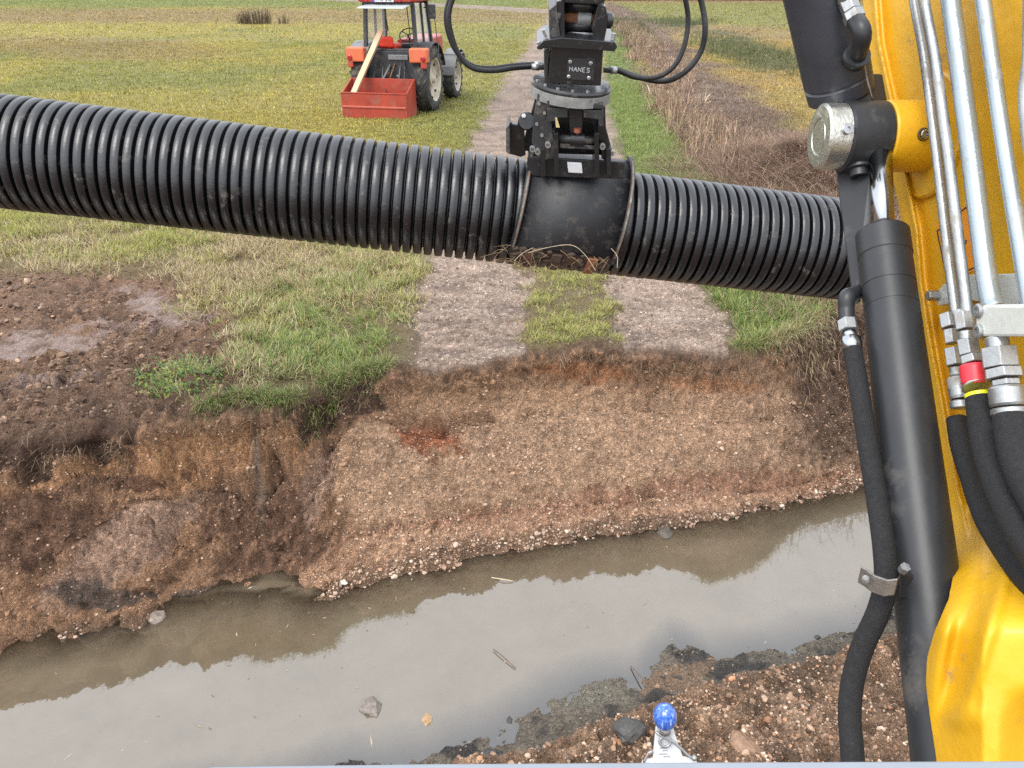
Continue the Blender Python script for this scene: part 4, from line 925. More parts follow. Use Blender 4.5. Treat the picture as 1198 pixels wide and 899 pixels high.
# swivel ring
rc = S.px(668.5, 99, 0); rl = S.loc(rc)
RC = S.at(rl[0], .0, rl[2])
MB().lathe(RC, -S.az, [(-.012, 0), (-.012, .20), (0, .206), (.010, .206)], 48).build('ring_cover', BLK, rot, bevel=.002)
MB().lathe(RC-S.az*.0102, -S.az, [(0, .20), (.004, .207), (.052, .207), (.056, .19), (.056, 0)], 48).build('swivel_ring', GRY, rot)
for k_ in range(7):
    a = math.radians(200+k_*23); c = RC+(S.ax*math.cos(a)+S.ay*math.sin(a))*.19+S.az*.012
    MB().hexnut(c, c+S.az*.010, .009).build('ring_bolt', ZNC, rot)
# coupler body below the ring
sp([(629, 110), (641, 113), (646, 150), (652, 186), (636, 188), (622, 168), (624, 140)], -.13, -.105, 'cheek_plate', DGR, .004)
sp([(627, 112), (634, 112), (630, 150), (621, 178), (610, 176), (618, 145)], .06, .09, 'cheek_plate', DGR, .004)
sp([(640, 118), (706, 122), (706, 128), (640, 125)], -.175, .1, 'cross_beam', DGR, .003)
sp([(640, 126), (664, 127.5), (664, 138), (653, 138), (652, 142), (641, 143)], -.17, -.12, 'jaw_plate', DGR, .003)
sp([(683, 129), (706, 129.5), (706, 148), (701, 148), (700, 140), (683, 138)], -.17, -.12, 'jaw_plate', DGR, .003)
sp([(640, 126), (706, 129), (705, 182), (645, 180)], .0, .03, 'back_plate', BLK, .003)
sp([(701, 122), (708, 123), (709, 150), (716, 176), (713, 190), (704, 186), (699, 150)], -.10, .12, 'cheek_plate', BLK, .004)
sp([(665, 128), (682, 129), (681, 158), (667, 157)], -.10, -.05, 'locking_block', BKS, .003)
a, b_ = S.px(651, 162, -.12), S.px(700, 165, -.12); MB().cyl(a, b_, .020, seg=20).build('coupler_pin', DGR, rot)
a, b_ = S.px(667, 163, -.12), S.px(683, 164, -.12); MB().lathe(a, b_-a, [(0, 0), (0, .036), ((b_-a).length, .036), ((b_-a).length, 0)], 24).build('pin_hub', BLK, rot, bevel=.003)
c = S.px(675, 155, -.14); MB().lathe(c, S.az, [(0, .018), (.02, .018), (.02, .011), (.004, .011), (.004, 0)], 20).build('grease_cup', simple('copper_grease', (.30, .10, .06), .5, .3), rot)
sp([(655, 168.5), (696, 171), (696, 175.5), (655, 173.5)], -.14, -.09, 'tie_bar', DGR, .002)
sp([(649.5, 137.5), (651.5, 138), (655, 149.5), (650.5, 149.5)], -.1745, -.171, 'pale_tab', simple('brass_tab', (.62, .52, .25), .45, .3), .0005)
for x_, y_ in ((630.5, 121), (637, 132), (628, 145), (634, 158)):
    c = S.px(x_, y_, -.131); MB().hexnut(c, c-S.ay*.012, .009).build('cheek_bolt', GRY, rot)
# tilt roller and hook at the left
a, b_ = S.px(616, 142, -.09), S.px(616, 142, .05); MB().lathe(a, b_-a, [(0, 0), (0, .040), (.012, .046), (.13, .046), (.14, .04), (.14, 0)], 28).build('tilt_roller', BLK, rot)
c = S.px(612.5, 137, -.09); MB().hexnut(c, c-S.ay*.02+S.az*.012, .012).build('roller_bolt', ZNC, rot)
sp([(594, 148), (599, 145), (613, 149), (615, 182), (609, 184), (594, 180)], -.02, .02, 'rear_hook', BLK, .004)
sp([(592, 150), (596, 146), (597, 180), (592, 179)], -.10, .08, 'rear_hook', DGR, .004)
for x_, y_ in ((623, 175), (629, 178), (641, 170), (705, 172), (716, 180)):
    c = S.px(x_, y_, -.15); MB().lathe(c, -S.ay, [(-.02, 0), (-.02, .015), (.004, .015), (.004, .009), (-.004, .009), (-.004, 0)], 18).build('link_pin', GRY, rot)
# upper bracket and rusty pin (end of the arm)
sp([(642.5, 12), (651, 5), (656, 45), (643, 45.5)], -.14, .14, 'link_plate', DGR, .004)
sp([(651, 2), (660, 0), (661, 46), (656, 46)], -.13, .12, 'link_plate', BLK, .004)
sp([(700, 4), (709, 8), (712, 24), (707, 48), (696, 48), (692, 34)], -.13, .12, 'link_plate', BLK, .004)
for y_, r_, m_, nm in ((21, .027, RST, 'rusty_pin'), (30, .028, BLK, 'lower_cross_tube'), (6, .034, BLK, 'upper_cross_tube')):
    a, b_ = S.px(660, y_, -.05), S.px(706, y_+2, -.05); MB().cyl(a, b_, r_, seg=24).build(nm, m_, rot)
a, b_ = S.px(675.5, 21.5, -.05), S.px(691, 22.5, -.05); MB().lathe(a, b_-a, [(0, .02), (0, .037), ((b_-a).length, .037), ((b_-a).length, .02)], 28).build('pin_sleeve', GRY, rot, bevel=.002)
for x_, y_, r_ in ((655, 21, .040), (710, 24, .036)):
    c = S.px(x_, y_, -.10); MB().lathe(c, S.ax*(1 if x_ > 700 else -1), [(0, 0), (0, r_), (.02, r_), (.03, r_*.7), (.03, 0)], 24).build('pin_boss', BLK, rot, bevel=.002)
# hoses of the rotator
for pts_, r_ in (([(640, 76.5, 4.05), (625, 75.5, 4.05), (600, 77, 4.0), (575, 80, 3.95), (552, 77, 3.9), (535, 62, 3.85), (525, 40, 3.8), (522, 18, 3.75), (527, -2, 3.7), (540, -26, 3.62)], .0125),
                 ([(640, 79, 4.0), (622, 78.5, 4.0), (600, 80, 3.93), (577, 83, 3.88), (553, 80, 3.84), (538, 66, 3.80), (529, 44, 3.75), (525, 20, 3.7), (530, -2, 3.66), (543, -26, 3.6)], .0125),
                 ([(706, 82, 4.0), (722, 83, 4.0), (745, 91, 3.95), (770, 90, 3.9), (790, 76, 3.86), (801, 52, 3.82), (805, 25, 3.78), (802, 0, 3.72), (795, -24, 3.66)], .0125),
                 ([(706, 82, 4.04), (722, 82, 4.04), (745, 90, 4.0), (778, 95, 3.95), (803, 83, 3.9), (820, 60, 3.86), (825, 34, 3.8), (821, 4, 3.76), (812, -22, 3.7)], .0145)):
    h_ = MB().tube([W(*q) for q in pts_], r_, 14, steps=10).build('hydraulic_hose', RUB, rot)
    a, b_ = W(*pts_[0]), W(*pts_[1]); MB().tube([a, a.lerp(b_, .5), a.lerp(b_, .5), b_], [.014, .014, .018, .016], 12).build('hose_fitting', ZNC, h_)
# short tail of the excavator arm going up out of the picture
# ================================================================ EXCAVATOR (boom, cylinders, tubes, window frame)
exc = thing('excavator', (1.2, .6, 0), 'yellow excavator boom with black cylinders, steel tubes and hoses along the right edge', 'excavator')
S.prism(MB(), [(664, -70), (706, -70), (704, 4), (662, 0)], -.12, .12).build('dipper_arm', YEL, exc, bevel=.006)
S.prism(MB(), [(655, -40), (712, -38), (708, 2), (700, 6), (662, 4), (656, 0)], -.135, .135).build('arm_end', BLK, exc, bevel=.006)
# boom: sculpted side plate with real thickness. X gives the lateral plane at each photo row/column
ed_y = [-90, 0, 50, 100, 150, 200, 270, 330, 400, 480, 560, 620, 655, 700, 740, 770, 800, 840, 890, 960]
ed_x = [1000, 1009, 1013, 1024, 1036, 1043, 1057, 1062, 1073, 1088, 1103, 1115, 1118, 1110, 1093, 1084.5, 1083, 1088, 1095.5, 1104]
rows = np.linspace(-90, 960, 176); nc = 90
def boomX(px, py, el):
    base = .85-.215*float(sst(575, 745, py))
    t = px-el
    base += .018*float(sst(0, 9, t)*0+sst(15, 21, t))*(1-float(sst(560, 640, py)))          # web sits behind the flange
    base -= .006*math.exp(-((t-15)/3.0)**2)*(1-float(sst(590, 640, py)))*(1+.5*math.sin(py*.55))  # weld bead
    # cast recess and rolled rib at the foot
    def gb(cx, cy, rx, ry, ang):
        a = math.radians(ang); dx, dy = px-cx, py-cy; u = (dx*math.cos(a)+dy*math.sin(a))/rx; v = (-dx*math.sin(a)+dy*math.cos(a))/ry
        return math.exp(-(u*u+v*v)**1.5)
    base += .017*gb(1130, 745, 17, 92, 17)-.007*gb(1158, 735, 10, 100, 17)-.007*gb(1128, 838, 22, 16, 0)-.007*gb(1100, 770, 11, 60, 8)
    base -= .016*gb(1142, 606, 7, 26, -42)
    base += .05*float(sst(1165, 1215, px))*float(sst(800, 860, py))
    if py > 560: base += .0009*max(0, px-1150)*float(sst(600, 700, py))
    base += .0015*float(fbm(np.array([px*.03]), np.array([py*.03]), s=99)[0])
    return base
Vb = []
for r_ in rows:
    el = float(np.interp(r_, ed_y, ed_x))
    # rolled edge going round to the back
    e = XP(el, r_, boomX(el, r_, el))
    for a, b_ in ((.26, .05), (.10, .030), (.03, .022), (.012, .012), (.004, .0045)):
        Vb.append(e+Vector((a, b_, 0)))
    for c_ in range(nc):
        t = (c_/(nc-1))**1.25; x_ = el+t*(1330-el); Vb.append(XP(x_, r_, boomX(x_, r_, el)))
k_ = nc+5
mb = MB(); mb.add(Vb, [(i*k_+j, i*k_+j+1, (i+1)*k_+j+1, (i+1)*k_+j) for i in range(len(rows)-1) for j in range(k_-1)], True)
# far side and back closed
nR = len(rows); vb2 = []
for i in range(nR):
    vb2 += [Vb[i*k_]+Vector((0, 0, 0)), Vb[i*k_+k_-1]+Vector((.20, 0, 0)), Vb[i*k_+k_-1]]
mb.add(vb2, [(i*3+j, i*3+j+1, (i+1)*3+j+1, (i+1)*3+j) for i in range(nR-1) for j in range(2)])
boom = mb.build('boom', YEL, exc, fixn=False)
# round reinforcing disc and boss of the pin
pc = XP(1062, 160, .85)
PZ = XP(1040, 160, .78)
def axl(X): return Vector((X, PZ.y, PZ.z))
dk = axl(.866); MB().lathe(dk+Vector((0, 0, .0)), (-1, 0, 0), [(-.03, 0), (-.03, .125), (.006, .125), (.010, .120), (.010, .0)], 60).build('reinforcing_disc', YEL, boom)
o = MB().lathe(axl(.880), (-1, 0, 0), [(0, 0), (0, .0715), (.112, .0715), (.116, .069), (.116, 0)], 48).build('pin_boss', YEL, boom)
c = XP(1060, 146, .80)
for (px_, py_, nm, mt) in ((1060, 146, 'boss_screw', CHR),):
    q = axl(.815)+Vector((0, -math.cos(math.radians(14))*.0715, math.sin(math.radians(14))*.0715)); d = Vector((0, -math.cos(math.radians(14)), math.sin(math.radians(14))))
    sc_ = MB().lathe(q-d*.004, d, [(0, .013), (.004, .013), (.006, .0115)], 20).build('screw_recess', BKS, boom)
    MB().lathe(q, d, [(0, .0095), (.009, .0095), (.010, .0085), (.010, .005), (.005, .005), (.005, 0)], 20).build('boss_screw', CHR, boom)
# plate fold line on the web
# warning sticker
def bp_(px, py, off): el = float(np.interp(py, ed_y, ed_x)); return XP(px, py, boomX(px, py, el)-off)
stk = MB().prism([bp_(1096, 262, .002), bp_(1130, 241, .002), bp_(1143, 316, .002), bp_(1108, 328, .002)], Vector((.0015, 0, 0))).build('warning_sticker', ORS, boom)
mb = MB()
for (a, b_) in (((1097, 270), (1131, 242)), ((1131, 242), (1143.5, 312)), ((1122, 279), (1131, 282)), ((1131, 282), (1125.5, 294)), ((1096, 270), (1108, 328)), ((1112, 326), (1142, 312))):
    mb.tube([bp_(a[0], a[1], .003), bp_(b_[0], b_[1], .003)], .0012, 6)
mb.build('sticker_print', BKS, stk)
# ---- boom (lower) cylinder
ca, cb = XP(1032, 272, .735), XP(1109, 892, .676); cdir = (cb-ca).normalized()
ctop = ca; cylo = MB().lathe(ctop, cdir, [(0, .02), (0, .047), (.004, .0500), (.055, .0500), (.057, .0485), (.12, .0487), (.1205, .0477), (.1235, .0477), (.124, .0488), (.165, .0489), (.1655, .0482), (.168, .0482), (.1685, .0490), (.6, .0525), (1.15, .0525), (1.15, 0)], 48)
lowc = cylo.build('boom_cylinder', BLKC, exc)
MB().tube([XP(1030, 180, .742), ca+cdir*.03], .0215, 28).build('piston_rod', CHR, lowc)
hub = MB().lathe(axl(.7635), (-1, 0, 0), [(0, .02), (0, .066), (.004, .0705), (.080, .0705), (.084, .067), (.084, .02)], 48).build('rod_eye', BLKC, lowc)
cap = MB().lathe(axl(.679), (-1, 0, 0), [(0, 0), (0, .0655), (.040, .0655), (.045, .060), (.045, .0375), (.0425, .0365), (.0425, .033), (.045, .032), (.045, 0)], 56).build('pin_cap', simple('nickel_pin_cap', (.52, .52, .47), .32, .9, .1, 30, .25, 160, dirt=(.40, .38, .30), dirtamt=.2, dscale=20), lowc, bevel=.001)
q = axl(.664)+Vector((0, -.0655*math.cos(math.radians(22)), .0655*math.sin(math.radians(22)))); d = Vector((0, -math.cos(math.radians(22)), math.sin(math.radians(22))))
MB().lathe(q-d*.003, d, [(0, .0105), (.012, .0105), (.013, .0095), (.013, .005), (.008, .005), (.008, 0)], 20).build('cap_screw', CHR, cap)
q = axl(.712)+Vector((0, -.0705*math.cos(math.radians(-52)), .0705*math.sin(math.radians(-52)))); d = Vector((0, -math.cos(math.radians(-52)), math.sin(math.radians(-52))))
MB().lathe(q-d*.004, d, [(0, .026), (.006, .026), (.008, .018), (.022, .018), (.022, .010), (.014, .010), (.014, 0)], 24).build('grease_boss', BLKC, lowc)
# flat guard strip beside the rod
g0, g1 = XP(992, 188, .690), XP(1001, 357, .676)
mb = MB(); gw = .045
P_ = [XP(976, 186, .685), XP(1021, 188, .735), XP(1026, 268, .735), XP(1006, 356, .69), XP(998, 356, .685)]
mb.prism(P_, Vector((.006, .016, 0))); mb.build('rod_guard', BLKC, lowc, bevel=.003)
# ---- upper cylinder
ua, ub = XP(984, 112, .700), XP(955, -25, .600)
ud = (ub-ua).normalized(); ul = (ub-ua).length
BLK2 = simple('lit_black_cylinder_paint', (.034, .037, .046), .36, 0, .2, 10, .1, 70, dirt=(.075, .07, .065), dirtamt=.18, dscale=9)  # black cylinder paint lightened towards blue-grey: its highlight is put into the colour
u_c = MB().lathe(ua, ud, [(0, 0), (0, .060), (.003, .0665), (.030, .0675), (.034, .0645), (.036, .0645), (.038, .068), (ul*2.2, .068), (ul*2.2, 0)], 56).build('arm_cylinder', BLK2, exc)
mb = MB(); mb.prism([XP(974, 90, .665), XP(1012, 88, .735), XP(1019, 128, .735), XP(980, 150, .665)], Vector((.05, .03, 0))); mb.build('clevis', BLKC, u_c, bevel=.004)
fa = XP(1003, 66, .668); fb_ = XP(1009, 40, .655); fc = XP(1001, 24, .650); fd = XP(992, 3, .640); fe = XP(986, -20, .63)
MB().tube([fa+Vector((.0, .02, -.01)), fa, fb_, fc], [.018, .016, .017, .017], 16, steps=5).build('elbow_fitting', BLKC, u_c)
MB().tube([fa+Vector((.0, .015, -.008)), fa+Vector((0, -.002, .004))], [.025, .025], 20).build('elbow_collar', BLKC, u_c)
MB().hexnut(fc, fc.lerp(fd, .4), .020).build('hex_nut', ZNC, u_c, bevel=.001); MB().hexnut(fc.lerp(fd, .45), fd, .018).build('hex_nut', ZNC, u_c, bevel=.001)
MB().tube([fd, fe], .017, 16).build('ferrule', ZNC, u_c)
MB().tube([XP(1010, 66, .70), XP(1014, 90, .715), XP(1021, 118, .735)], .0022, 8, steps=4).build('bleed_line', CHR, u_c)
# ---- hose down the lower cylinder
hx = [(997, 408), (1001, 430), (1009, 480), (1017, 530), (1027, 590), (1034, 640), (1036, 680), (1028, 715), (1010, 755), (998, 795), (994, 835), (997, 880), (1000, 940)]
hX = [.640, .640, .636, .634, .630, .622, .614, .600, .578, .560, .548, .540, .535]
lh = MB().tube([XP(a, b_, X_) for (a, b_), X_ in zip(hx, hX)], [.0170, .0172, .0174, .0178, .018, .018, .0182, .0182, .018, .018, .018, .018, .018], 20, steps=10).build('cylinder_hose', SLV, exc)
mb = MB()
el0 = XP(1004, 345, .690); mb.tube([el0+Vector((.03, .03, 0)), XP(997, 345, .668), XP(991, 348, .650), XP(990, 362, .648), XP(991, 376, .646)], [.014, .015, .016, .015, .014], 18, steps=5); mb.build('banjo_elbow', BLKC, lh)
q0, q1, q2, q3 = XP(991, 376, .646), XP(993, 388, .644), XP(995, 396, .642), XP(997, 411, .640)
MB().hexnut(q0, q1, .0185).build('hex_nut', ZNC, lh, bevel=.001); MB().tube([q1, q2], .012, 16).build('neck', CHR, lh); MB().tube([q2, q2.lerp(q3, .05), q3], [.0165, .019, .0185], 24).build('ferrule', CHR, lh)
# hose clamp strap
STL = simple('brushed_strap_steel', (.30, .285, .265), .38, .85, .15, 40, .2, 200, stretch=(1, 1, 6))
a, b_, c_, d_ = XP(1006, 675, .555), XP(1026, 686, .575), XP(1049, 690, .600), XP(1050, 686, .63)
pts_ = [XP(1007, 666, .56), XP(1013, 670, .563), XP(1022, 676, .568), XP(1036, 682, .578), XP(1050, 682, .592), XP(1052, 677, .62)]
hh = 22
mb = MB(); vs = []
for i, q in enumerate([(1007, 664, .562), (1014, 668, .564), (1024, 675, .569), (1038, 679.5, .579), (1050, 678, .592), (1052, 674, .625)]):
    A_ = XP(*q); vs += [A_, A_+Vector((.0005, -.003, -.030)), A_+Vector((.003, .003, -.030)), A_+Vector((.003, .003, 0))]
mb.add(vs, [(i*4+k, i*4+(k+1) % 4, i*4+4+(k+1) % 4, i*4+4+k) for i in range(5) for k in range(4)]+[(0, 1, 2, 3), (23, 22, 21, 20)])
cl = mb.build('strap_clamp', STL, exc, bevel=.0008)
c = XP(1013, 677, .560); MB().lathe(c, (-.5, -.85, .1), [(0, 0), (0, .006), (.006, .0055), (.007, 0)], 14).build('clamp_bolt', ZNC, cl)
MB().prism([XP(1052, 668, .63), XP(1072, 676, .66), XP(1069, 702, .66), XP(1052, 700, .63)], Vector((.004, .01, 0))).build('clamp_lug', BLKC, cl, bevel=.002)
c = XP(1056, 668, .625); MB().hexnut(c, c+Vector((0, -.004, .012)), .008).build('clamp_nut', ZNC, cl)
# ---- steel tubes on the boom side
TB = [([(1060, -80), (1069.5, 0), (1082, 70), (1096, 180), (1110, 300), (1121, 385)], .790, .0093, 'thin_tube', ZNC), ([(1073, -80), (1081.5, 0), (1094, 70), (1109, 180), (1126, 320), (1134, 385)], .772, .0093, 'thin_tube', ZNC),
      ([(1100, -80), (1112, 0), (1136, 180), (1155, 330), (1164, 362)], .800, .0163, 'thick_tube', ZNB), ([(1138, -80), (1150, 0), (1176, 180), (1200, 330), (1212, 400)], .815, .0125, 'thick_tube', ZNB),
      ([(1205, -40), (1204, 60), (1199, 110), (1203, 160), (1214, 230)], .83, .010, 'thin_tube', ZNC)]
for pts_, X_, r_, nm, mt in TB:
    MB().tube([XP(a, b_, X_) for a, b_ in pts_], r_, 22, steps=8).build(nm, mt, exc)
# stamping on the thick tube
mb = MB(); n_ = 0
for i in range(46):
    y_ = 14+i*4.1+random.uniform(-1, 1); x_ = 1112.5+24.0*(y_/180.0)+3.0
    if random.random() < .72:
        a = XP(x_+random.uniform(-1.2, 1.2), y_, .7818); mb.box((0, 0, 0), (.0012, .0008, random.uniform(.0012, .004)), Matrix.Translation(a))
o = mb.build('tube_stamp', simple('stamp_blue_grey', (.30, .36, .42), .5), exc)
# clamps
rb_ = MB().prism([XP(1093, 346, .835), XP(1103, 333, .835), XP(1128, 322, .835), XP(1192, 320, .835), XP(1200, 360, .835), XP(1130, 351, .835), XP(1097, 358, .835)], Vector((.022, 0, 0))).build('rear_bracket', PWH, exc, bevel=.002)
c = XP(1092, 346, .825); MB().hexnut(c+Vector((.02, 0, 0)), c+Vector((-.012, 0, 0)), .0105).build('bracket_bolt', ZNC, rb_, bevel=.001)
fb2 = MB().prism([XP(1141, 357, .752), XP(1215, 357, .752), XP(1215, 394, .752), XP(1146, 394, .752), XP(1141, 388, .752)], Vector((.05, .004, 0))).build('tube_clamp', PWH, exc, bevel=.004)
for y_ in (364, 388):
    c = XP(1146, y_, .7525); MB().lathe(c+Vector((.006, 0, 0)), (-1, 0, 0), [(0, .012), (.010, .012), (.012, .009), (.012, .0055), (.004, .0055), (.004, 0)], 20).build('clamp_eye', ZNC, fb2)
# fittings and hoses at the lower ends of the tubes
def chain(fit, hose, X0, parts, name='boom_hose'):
    """parts: (kind, px, py, px2, py2, radius, material)"""
    h = MB().tube([XP(a, b_, x) for a, b_, x in hose[0]], hose[1], 20, steps=9).build(name, hose[2], exc)
    for kd, a, b_, c_, d_, r_, mt, nm in parts:
        A_, B_ = XP(a, b_, X0), XP(c_, d_, X0)
        mb = MB()
        if kd == 'hex': mb.hexnut(A_, B_, r_)
        elif kd == 'ring': L_ = (B_-A_).length; mb.lathe(A_, B_-A_, [(0, 0), (0, r_*.92), (L_*.12, r_), (L_*.88, r_), (L_, r_*.92), (L_, 0)], 26)
        mb.build(nm, mt, h, bevel=.0012 if kd == 'hex' else 0)
    return h
chain(None, ([(1119, 490, .775), (1125, 520, .770), (1136, 560, .765), (1158, 610, .755), (1195, 665, .745), (1240, 715, .735)], [.0165, .0185, .0165, .021, .022, .022], SLV), .78,
      [('hex', 1109, 368, 1112, 384, .0165, ZNC, 'tube_nut'), ('hex', 1113, 386, 1115, 402, .014, ZNC, 'tube_nut'), ('hex', 1116, 408, 1119, 428, .0175, ZNC, 'hex_nut'), ('ring', 1119, 430, 1120, 440, .012, ZNC, 'neck'),
       ('ring', 1120, 442, 1124, 467, .0175, ZNC, 'ferrule'), ('ring', 1124, 469, 1125, 478, .0182, ZNC, 'ferrule_ring')])
chain(None, ([(1144, 466, .755), (1149, 490, .752), (1158, 530, .745), (1174, 575, .735), (1200, 625, .722), (1245, 690, .71)], [.0185, .0215, .024, .025, .026, .026], SLV), .762,
      [('ring', 1121, 365, 1128, 386, .0105, ZNC, 'tube_end'), ('hex', 1126, 366, 1129, 386, .0150, ZNC, 'tube_nut'), ('ring', 1130, 388, 1131, 398, .012, ZNC, 'neck'), ('hex', 1132, 398, 1135, 416, .0180, ZNC, 'hex_nut'), ('hex', 1137, 417, 1139, 426, .0195, ZNC, 'hex_nut'),
       ('ring', 1139, 427, 1142, 450, .0215, REDP, 'red_sleeve'), ('ring', 1142, 450.5, 1143, 453, .0220, ZNC, 'ferrule'), ('ring', 1145, 460, 1146, 465, .0208, YLR, 'yellow_ring')])
chain(None, ([(1182, 487, .750), (1187, 520, .745), (1200, 560, .735), (1235, 620, .72)], .0245, SLV), .765,
      [('ring', 1166, 395, 1168, 410, .017, ZNC, 'tube_end'), ('hex', 1168, 408, 1171, 431, .0275, ZNC, 'hex_nut'), ('hex', 1173, 433, 1175, 444, .0280, ZNC, 'hex_nut'), ('hex', 1176, 445, 1177, 452, .021, ZNC, 'neck'),
       ('ring', 1177, 453, 1180, 476, .0255, ZNC, 'ferrule'), ('ring', 1181, 478, 1182, 486, .0262, ZNC, 'ferrule_ring')])
# ---- lower frame of the cab window
a, b_, c_ = XP(0, 0, -1), 0, 0
wf = MB(); pr = []
for px_, py_, Z_ in ((170, 915, .50), (236, 899, .50), (252, 897.3, .50), (500, 894.0, .50), (800, 892.2, .50), (1198, 890.5, .50), (1400, 890, .50)):
    A_ = W(px_, py_, Z_); pr.append(A_)
vs = []
for A_ in pr:
    vs += [A_, A_+Vector((0, -.010, .0015)), A_+Vector((0, -.012, -.004)), A_+Vector((0, -.012, -.05)), A_+Vector((0, .0, -.05)), A_+Vector((0, .002, -.004))]
wf.add(vs, [(i*6+k, i*6+(k+1) % 6, i*6+6+(k+1) % 6, i*6+6+k) for i in range(len(pr)-1) for k in range(6)]+[tuple(range(6)), tuple(len(vs)-1-k for k in range(6))])
wf.build('window_frame', simple('grey_window_frame', (.20, .22, .25), .4, .0, .06, 20, .1, 60), exc, bevel=.001)
# ================================================================ BRACKET WITH BLUE BALL
bz_ = .62
B0 = W(784, 893, bz_); Bf = Frame(B0, (1, 0, 0), Vector((0, cP, -sP)), Vector((0, sP, cP)))
brk = thing('mounting_bracket', B0, 'small white metal bracket carrying a shiny blue ball, behind the window frame', 'bracket')
pl = Bf.prism(MB(), [(751, 895), (751.5, 891.5), (764, 888), (766.5, 862), (768, 847), (772, 853), (783, 853), (786, 848), (790, 860), (799, 886), (815, 890.5), (816, 895)], .0, .0028).build('bracket_plate', WHT, brk, bevel=.0006)
m, nt, b = newmat('blue_glass'); L = nt.links
tcb = N(nt, 'ShaderNodeTexCoord'); mp_ = N(nt, 'ShaderNodeMapping'); mp_.inputs['Scale'].default_value = (1, 1, .12); L.new(tcb.outputs['Object'], mp_.inputs[0])
nb_ = N(nt, 'ShaderNodeTexNoise', Scale=420, Detail=3); L.new(mp_.outputs[0], nb_.inputs[0])
cb_ = ramp(nt, nb_.outputs[0], [(.35, (.012, .06, .36)), (.6, (.06, .16, .48)), (.75, (.55, .65, .80))]); L.new(cb_, b.inputs['Base Color']); b.inputs['Roughness'].default_value = .12; b.inputs['Coat Weight'].default_value = .8
bc_ = Bf.px(778, 838, -.006)
mb = MB(); rB = .0092; vs = []
for i in range(19):
    th = PI*i/18
    for k in range(48):
        a = 2*PI*k/48; rr = rB*math.sin(th)*(1+.05*abs(math.cos(a*8)))
        vs.append(bc_+Bf.ax*rr*math.cos(a)+Bf.ay*rr*math.sin(a)+Bf.az*rB*1.12*math.cos(th)*(1 if math.cos(th) > 0 else 1.12))
mb.add(vs, [(i*48+k, (i+1)*48+k, (i+1)*48+(k+1) % 48, i*48+(k+1) % 48) for i in range(18) for k in range(48)], True); mb.build('blue_ball', m, brk)
MB().tube([Bf.px(778, 850, -.006), Bf.px(778, 857, -.004)], .0045, 14).build('ball_neck', ZNC, brk)
rg = [Bf.px(778+6.2*math.cos(a), 868+6.2*math.sin(a)*.95, -.0035) for a in np.linspace(0, 2*PI, 25)]; MB().tube(rg, .0011, 8, caps=False).build('ring', ZNC, brk)
MB().tube([Bf.px(767, 856, -.002), Bf.px(775, 862, -.004), Bf.px(790, 870, -.003), Bf.px(805, 884, -.003), Bf.px(813, 889, -.003)], .0011, 8, steps=6).build('wire', ZNC, brk)
MB().tube([Bf.px(753, 892, -.001), Bf.px(759, 881, -.002), Bf.px(764, 880, -.002)], .0010, 8, steps=4).build('wire', ZNC, brk)
MB().sphere(Bf.px(812, 887, -.003), .0024, 12, 8).build('wire_stop', ZNC, brk)
mb = MB()
for x_, y_, w_ in ((776, 876, 8), (778, 879, 6), (776, 883, 10), (780, 886, 8)):
    q = Bf.px(x_, y_, -.0002); mb.box((0, 0, 0), (w_*.0007, .0002, .0005), Matrix.Translation(q) @ Bf_rot) if False else mb.add([q-Bf.ax*w_*.00035-Bf.ay*.0001, q+Bf.ax*w_*.00035-Bf.ay*.0001, q+Bf.ax*w_*.00035-Bf.ay*.0001+Bf.az*.0006, q-Bf.ax*w_*.00035-Bf.ay*.0001+Bf.az*.0006], [(0, 1, 2, 3)])
mb.build('stamped_marks', GRY, pl, fixn=False)
# ================================================================ TRACTOR, TRANSPORT BOX, BEAM
TRD = simple('tractor_red', (.36, .038, .022), .42, 0, .15, 4, .15, 20, dirt=(.28, .10, .06), dirtamt=.3, dscale=3)
TOR = simple('faded_fender_red', (.52, .12, .045), .5, 0, .15, 4, .15, 20, dirt=(.50, .12, .07), dirtamt=.4, dscale=4)
BXR = simple('faded_box_red', (.29, .034, .015), .6, 0, .22, 3, .3, 20, dirt=(.25, .08, .055), dirtamt=.35, dscale=2.5)
TYR = simple('tyre_rubber', (.030, .030, .029), .8, 0, .3, 8, .4, 40, dirt=(.12, .10, .075), dirtamt=.4, dscale=4)
RIM = simple('dusty_rim', (.42, .37, .29), .6, .1, .2, 6, .3, 30, dirt=(.22, .16, .10), dirtamt=.3, dscale=5)
TBK = simple('tractor_black', (.022, .023, .026), .5, 0, .3, 8, .2, 40, dirt=(.08, .07, .055), dirtamt=.3, dscale=4)
TGY = simple('tractor_grey', (.16, .165, .165), .5, .2, .3, 8, .2, 40, dirt=(.10, .08, .06), dirtamt=.3, dscale=4)
SEAT = simple('red_seat_cover', (.75, .05, .02), .6, 0, .1, 20)
LMP = simple('red_lamp_lens', (.30, .012, .012), .25, 0, .1, 20)
WOOD = simple('planed_timber', (.55, .37, .235), .6, 0, .12, 3, .1, 30, stretch=(1, 1, .1))
VIS = simple('pale_rear_window', (.50, .56, .57), .12, 0, .05, 5)
m, nt, b = newmat('cab_glass'); b.inputs['Base Color'].default_value = (.75, .82, .82, 1); b.inputs['Roughness'].default_value = .03; b.inputs['Alpha'].default_value = .22; GLS = m
YW = math.radians(-11)
TO = G(468, 127.5, 0); TO.z = float(ground_z(np.array([TO.x]), np.array([TO.y]))[0])
T = Frame(TO, (math.cos(YW), math.sin(YW), 0), (-math.sin(YW), math.cos(YW), 0), (0, 0, 1))
trc = thing('tractor', TO, 'red tractor with an open cab rear window parked on the meadow left of the track', 'tractor')
def tp(poly, d0, d1, nm, mt, par=None, bevel=.008): return T.prism(MB(), poly, d0, d1).build(nm, mt, par or trc, bevel=bevel)
